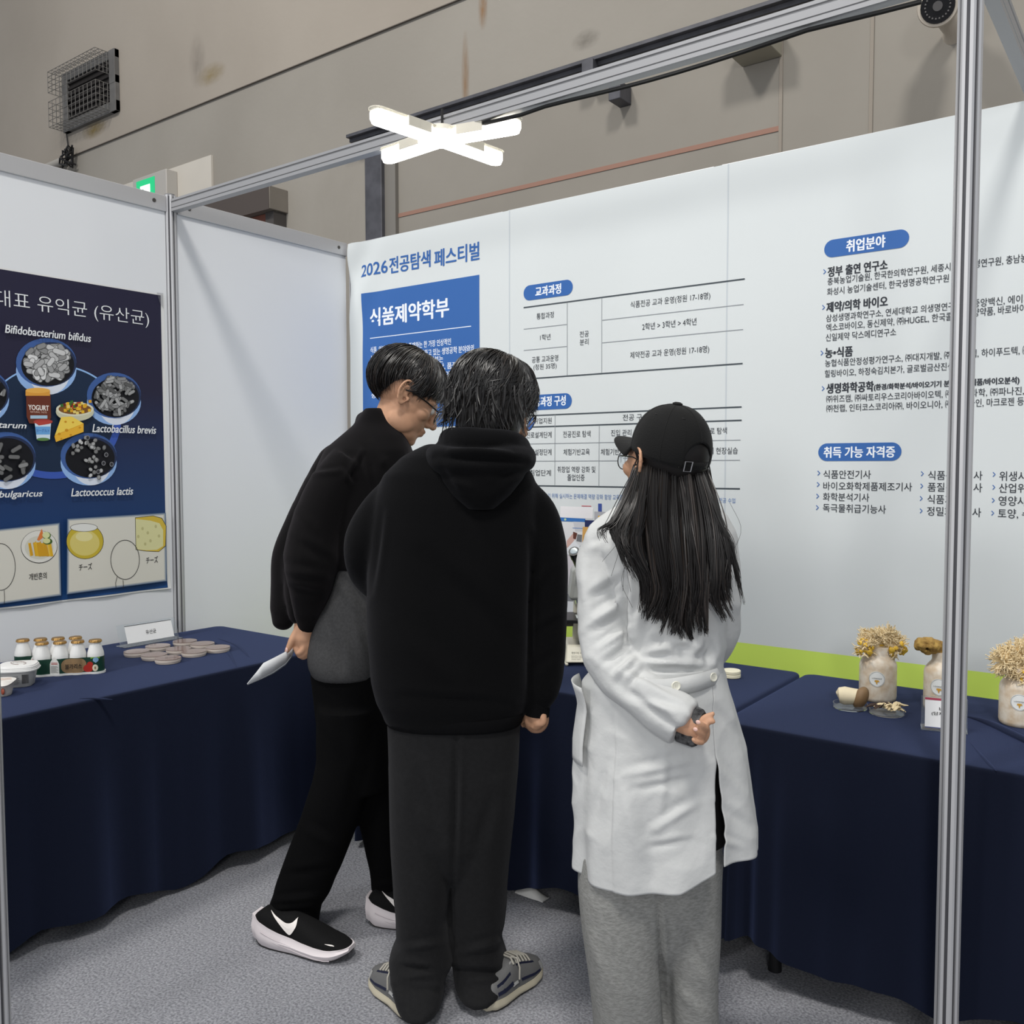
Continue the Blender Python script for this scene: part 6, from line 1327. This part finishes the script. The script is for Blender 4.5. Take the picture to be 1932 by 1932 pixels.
# half belt with two buttons
def around(u, v, D, n=None): return od(u, v, D)
bl = MB(); lo, hi = [], []
bp = [(1215, 1278, 1312, 1.862), (1250, 1281, 1314, 1.862), (1285, 1277, 1311, 1.868), (1320, 1270, 1303, 1.885), (1345, 1263, 1294, 1.915), (1358, 1258, 1288, 1.945), (1364, 1268, 1274, 1.96)]
up_, dn_ = cat([od(u, a, D-.013) for u, a, b, D in bp], np.linspace(0, 6, 30)), cat([od(u, b, D-.013) for u, a, b, D in bp], np.linspace(0, 6, 30))
bl.grid([[a, a*.5+b*.5-AW*.003, b] for a, b in zip(up_, dn_)]); belt = build(bl, 'belt', coatm, coat, solid=.003)
for u, v, D in ((1275.5, 1294, 1.848), (1346, 1277.5, 1.894)):
    c = od(u, v, D); n_ = -AW*.9+RT*(.1 if u < 1300 else .5)+ZZ*.1; n_ /= np.linalg.norm(n_); e1 = np.cross(n_, ZZ); e1 /= np.linalg.norm(e1); e2 = np.cross(e1, n_)
    bt = MB(); R_ = [[c+n_*z+(e1*math.cos(a)+e2*math.sin(a))*r_ for a in np.linspace(0, 6.2832, 24, endpoint=False)] for r_, z in ((.0095, -.003), (.0098, .001), (.0085, .0025), (.0070, .0013), (.001, .0012))]
    bt.rings(R_); build(bt, 'button', mat('button_cream', (216, 214, 200), .35), coat)
    hl = MB()
    for q in ((1, 1), (-1, 1), (1, -1), (-1, -1)): hl.ell(c+n_*.0014+(e1*q[0]+e2*q[1])*.0017, (.0007,)*3, nu=6, nv=4)
    build(hl, 'button_hole', mat('thread_grey', (140, 138, 130), .6), coat)
# patch pocket standing open at the left hip
pkG = []
for f in np.linspace(0, 1, 14):
    zp = .915-.175*f; row = []
    for th in np.linspace(-math.radians(66), -math.radians(118), 12):
        v0 = vz(zp); uL = np.interp(v0, [1250, 1290, 1400, 1500], [1126, 1098, 1082, 1080]); uR = np.interp(v0, [1250, 1283, 1335, 1431], [1361, 1368, 1383, 1408]); t = np.interp(v0, [1250, 1300, 1500], [.126, .135, .158])
        c = od((uL+uR)/2, v0, D3); k = .004+.022*max(0, 1-f*3.2)**1.3
        row.append(np.array([c[0], c[1], zp])+RT*((uR-uL)/2*D3/F_PX+k)*math.sin(th)-AW*(t+k)*math.cos(th))
    pkG.append(row)
build(MB().grid(pkG), 'pocket', coatm, coat, solid=.002, autosmooth=False)
mb = MB(); loftpx(mb, [(1240, 1150, 1345, D3, .09), (1330, 1125, 1360, D3, .112), (1450, 1105, 1378, D3, .130), (1562, 1100, 1376, D3, .132), (1572, 1104, 1372, D3, .125)]); build(mb, 'shirt', mat('shirt_black', (20, 20, 21), .8, spec=.2), p3_)
tgrey = mat('marl_grey', (150, 150, 147), .95, spec=.12, bump=.4, bscale=300, var=1, vscale=90, rgb2=(128, 128, 125), stretch=(1, 1, 3))
mb = MB()
loftpx(mb, [(1450, 1112, 1370, D3, .118), (1560, 1098, 1364, D3, .122), (1650, 1093, 1360, D3, .12), (1700, 1096, 1357, D3, .112), (1760, 1102, 1352, D3, .09), (1810, 1112, 1340, D3, .05)], e=2.5)
loftpx(mb, [(1600, 1094, 1236, D3, .115), (1673, 1093, 1238, D3-.005, .112), (1735, 1098, 1241, D3-.005, .11), (1823, 1107, 1247, D3-.005, .108), (1922, 1115, 1254, D3, .106), (2000, 1120, 1258, D3, .104), (2052, 1124, 1256, D3, .100)], e=2.4)
loftpx(mb, [(1600, 1240, 1362, D3+.01, .112), (1643, 1240, 1360, D3+.01, .11), (1742, 1243, 1356, D3+.015, .108), (1823, 1248, 1350, D3+.02, .105), (1880, 1251, 1350, D3+.02, .104), (1932, 1253, 1356, D3+.02, .102), (2000, 1256, 1360, D3+.02, .10), (2045, 1260, 1356, D3+.02, .096)], e=2.4)
ct3 = creases([(1156, 1690, 1174, 1935, 2.5, -.003), (1242, 1690, 1254, 1932, 5, -.012), (1290, 1740, 1320, 1830, 10, -.006), (1280, 1860, 1330, 1920, 10, .006), (1200, 1720, 1230, 1800, 11, .005), (1300, 1800, 1345, 1870, 9, .005), (1120, 1760, 1150, 1860, 10, .004)])
build(mb, 'trousers', tgrey, p3_, voxel=.0075, sm=5, disp=lambda V, N: .003*wn2(V*1.1)+ct3(V, N))
for hl, to in ((oz(1195, 2065, 0), oz(1175, 1960, 0)), (oz(1300, 2058, 0), oz(1310, 1955, 0))): shoe(p3_, hl, to, .044, mat('trainer_white', (210, 208, 204), .6), mat('runner_sole', (222, 214, 216), .5), 'flat')
# cap
capm = mat('cap_black', (21, 21, 21), .85, spec=.2, bump=.35, bscale=420, sheen=.05)
HC = Head(od(1251, 869, 1.985), -31, 12, 1.0)
ce, re_ = (0, -.020, .030), (.080, .095, .095)
def cp_(az, el, k=1.):      # az 0 = front, 180 = back
    a, e = math.radians(az), math.radians(el); q = abs(math.sin(e)); 
    return HC.p(ce[0]+re_[0]*k*math.cos(e)**.85*math.sin(a), ce[1]+re_[1]*k*math.cos(e)**.85*math.cos(a), ce[2]+re_[2]*k*math.sin(e))
low = lambda az: -2-14*(1-math.cos(math.radians(az)))/2
def arch(az):               # opening over the strap at the back
    d = ((az-180+180) % 360-180)/27; return low(az)+8+26*math.sqrt(max(0, 1-d*d)) if abs(d) < 1 else low(az)
G = []; azs = np.concatenate([np.arange(0, 150, 6), np.arange(150, 210.1, 2), np.arange(216, 361, 6)])
for f in np.linspace(0, 1, 22): G.append([cp_(a, 89.5+(arch(a)-89.5)*f) for a in azs])
cap = build(MB().grid(G), 'cap', capm, p3_, solid=.003, autosmooth=False)
sm_ = MB()
for a in (0, 60, 120, 180, 240, 300):
    sm_.tube([cp_(a, e, 1.012) for e in np.linspace(88, arch(a)+1, 20)], .0013, 6)
build(sm_, 'panel_seam', capm, cap)
build(MB().tube([cp_(0, 90, 1.0), cp_(0, 90, 1.05), cp_(0, 90, 1.075)], [.011, .011, .006], 16), 'top_button', capm, cap)
ey = MB()
for a in (30, 90, 150, 210, 270, 330): ey.tube([cp_(a, 52, 1.008)+(HC.R*math.cos(t)+HC.F*math.sin(t))*.003 for t in np.linspace(0, 6.28, 12)], .0008, 5)
build(ey, 'eyelet', mat('thread_dark', (44, 44, 44), .8), cap)
G = []
for f in np.linspace(0, 1, 10):
    row = []
    for a in np.linspace(-58, 58, 30):
        b0 = cp_(a, low(a)+2, 1.0); L = .084*math.cos(math.radians(a)*1.45)**.7 if abs(a) < 62 else 0
        row.append(b0+HC.F*L*f-HC.U*(.006*f+.020*(a/58)**2*f+.0)-HC.R*.06*0)
    G.append(row)
build(MB().grid(G), 'brim', capm, cap, solid=.004, autosmooth=False)
st_ = MB(); lo, hi = [], []
for a in np.linspace(146, 218, 30): lo.append(cp_(a, low(a)-1, .985)); hi.append(cp_(a, low(a)+9, .99))
st_.grid([lo, hi]); build(st_, 'strap', capm, cap, solid=.002)
bk = MB(); q = [cp_(193, low(180)-2.5, 1.02), cp_(193, low(180)+10.5, 1.02), cp_(204, low(180)+10.5, 1.02), cp_(204, low(180)-2.5, 1.02)]; bk.tube(q+[q[0], q[1]], .0014, 7)
build(bk, 'buckle', mat('chrome', (210, 210, 210), .12, metal=1.), cap)
glasses(p3_, H3, mat('wire_dark', (40, 36, 34), .3, metal=.7), .024, .023, 2., .0012, lens_g)
# long hair falling down the back
Dh = lambda v: float(np.interp(v, [860, 900, 950, 1000, 1050, 1100, 1150, 1210], [1.905, 1.90, 1.885, 1.872, 1.862, 1.862, 1.866, 1.872]))
def Dh2(u, v): return Dh(v)+float(np.clip((965-v)/100, 0, 1)*(.075*np.clip((1246-u)/40, 0, 1.2)+.06*np.clip((u-1308)/30, 0, 1.2)))
mb = hair_cap(H3, lambda a: np.interp(a % 360, [0, 60, 80, 120, 180, 240, 280, 300, 360], [40, 30, -10, -45, -60, -45, -10, 30, 40]), lambda a, f: .010)
R_ = []
for v, a, b, t in ((856, 1228, 1322, .06), (900, 1216, 1328, .05), (940, 1202, 1336, .045), (985, 1196, 1342, .036), (1030, 1206, 1346, .026), (1075, 1228, 1342, .018), (1120, 1250, 1326, .010)): R_.append(hring(v, a, b, Dh(v)+t+.004, t, 30, 2.2))
mb.rings(R_)
guides = [([(1216, 846), (1202, 895), (1186, 948), (1160, 1000), (1200, 1060), (1234, 1100)], 150, 9), ([(1220, 846), (1206, 895), (1192, 950), (1168, 1010), (1184, 1060), (1200, 1094)], 110, 8), ([(1226, 844), (1210, 960), (1200, 1030), (1225, 1100), (1222, 1165)], 170, 11), ([(1236, 848), (1228, 970), (1236, 1060), (1246, 1120), (1226, 1172)], 190, 11),
          ([(1252, 854), (1250, 980), (1262, 1090), (1250, 1150), (1252, 1172)], 190, 11), ([(1268, 860), (1272, 990), (1284, 1100), (1276, 1160), (1266, 1196)], 190, 11), ([(1284, 866), (1294, 990), (1300, 1100), (1292, 1170), (1300, 1206)], 190, 10), ([(1300, 872), (1318, 990), (1326, 1090), (1326, 1150), (1330, 1196)], 190, 10),
          ([(1312, 874), (1338, 980), (1348, 1080), (1350, 1130), (1368, 1170)], 180, 10), ([(1322, 874), (1350, 975), (1366, 1050), (1368, 1110), (1380, 1150)], 120, 8), ([(1326, 872), (1350, 960), (1374, 1020), (1392, 1085), (1404, 1142)], 46, 4), ([(1324, 874), (1338, 940), (1356, 985), (1380, 1030), (1394, 1100)], 36, 4), ([(1216, 846), (1203, 890), (1182, 940), (1156, 985), (1136, 1000), (1146, 1030)], 40, 7)]
g = random.Random(77)
for gd, n, sp in guides:
    clump = [(g.gauss(0, sp), g.gauss(0, sp*1.3), g.uniform(.74, 1.02), g.uniform(-.012, .012), g.gauss(0, 5)) for _ in range(9)]
    for k in range(n):
        ck = clump[k % 9]; off = ck[0]*.6+g.gauss(0, sp*.55); off2 = ck[1]+g.gauss(0, sp*.22); lf_ = min(1, max(.6, ck[2]+g.gauss(0, .04))); dd = ck[3]+g.uniform(-.006, .006); cl_ = ck[4]*.6+g.gauss(0, 1.2); m = len(gd); P_ = []
        for i, (u, v) in enumerate(gd):
            f = i/(m-1); P_.append(od(u+(off*(1-f)*(.9 if i else .45)+off2*f*(1-.45*f))+cl_*math.sin(f*6+k), v+g.gauss(0, 3)*f, Dh2(u, v)+(.022 if i == 0 else 0)+dd*(1-.5*f)-.008*math.sin(f*5+k*.7)*.6))
        tt = np.linspace(0, (m-1)*lf_, 15); Q_ = cat(P_, tt); mb.tube(Q_, [.0009+.0008*math.sin(math.pi*min(1, .2+f)) if f < .92 else .0004 for f in np.linspace(0, 1, 15)], 4, flat=.6, cap=False, mi=1 if (k % 9 in (2, 5) and g.random() < .6) or g.random() < .08 else 0)
for k in range(26):       # stray hairs
    u = g.uniform(1165, 1380); v = g.uniform(930, 1060); P_ = cat([od(u, v, Dh(v)-.004), od(u+g.uniform(-14, 14)+(14 if u > 1330 else -8), v+50, Dh(v)-.012), od(u+g.uniform(-26, 26)+(26 if u > 1330 else -14), v+100, Dh(v)-.014)], np.linspace(0, 2, 10)); mb.tube(P_, .0004, 3, cap=False)
build(mb, 'hair', [hair_b, hair_l], p3_)

bpy.data.objects.remove(_fo)
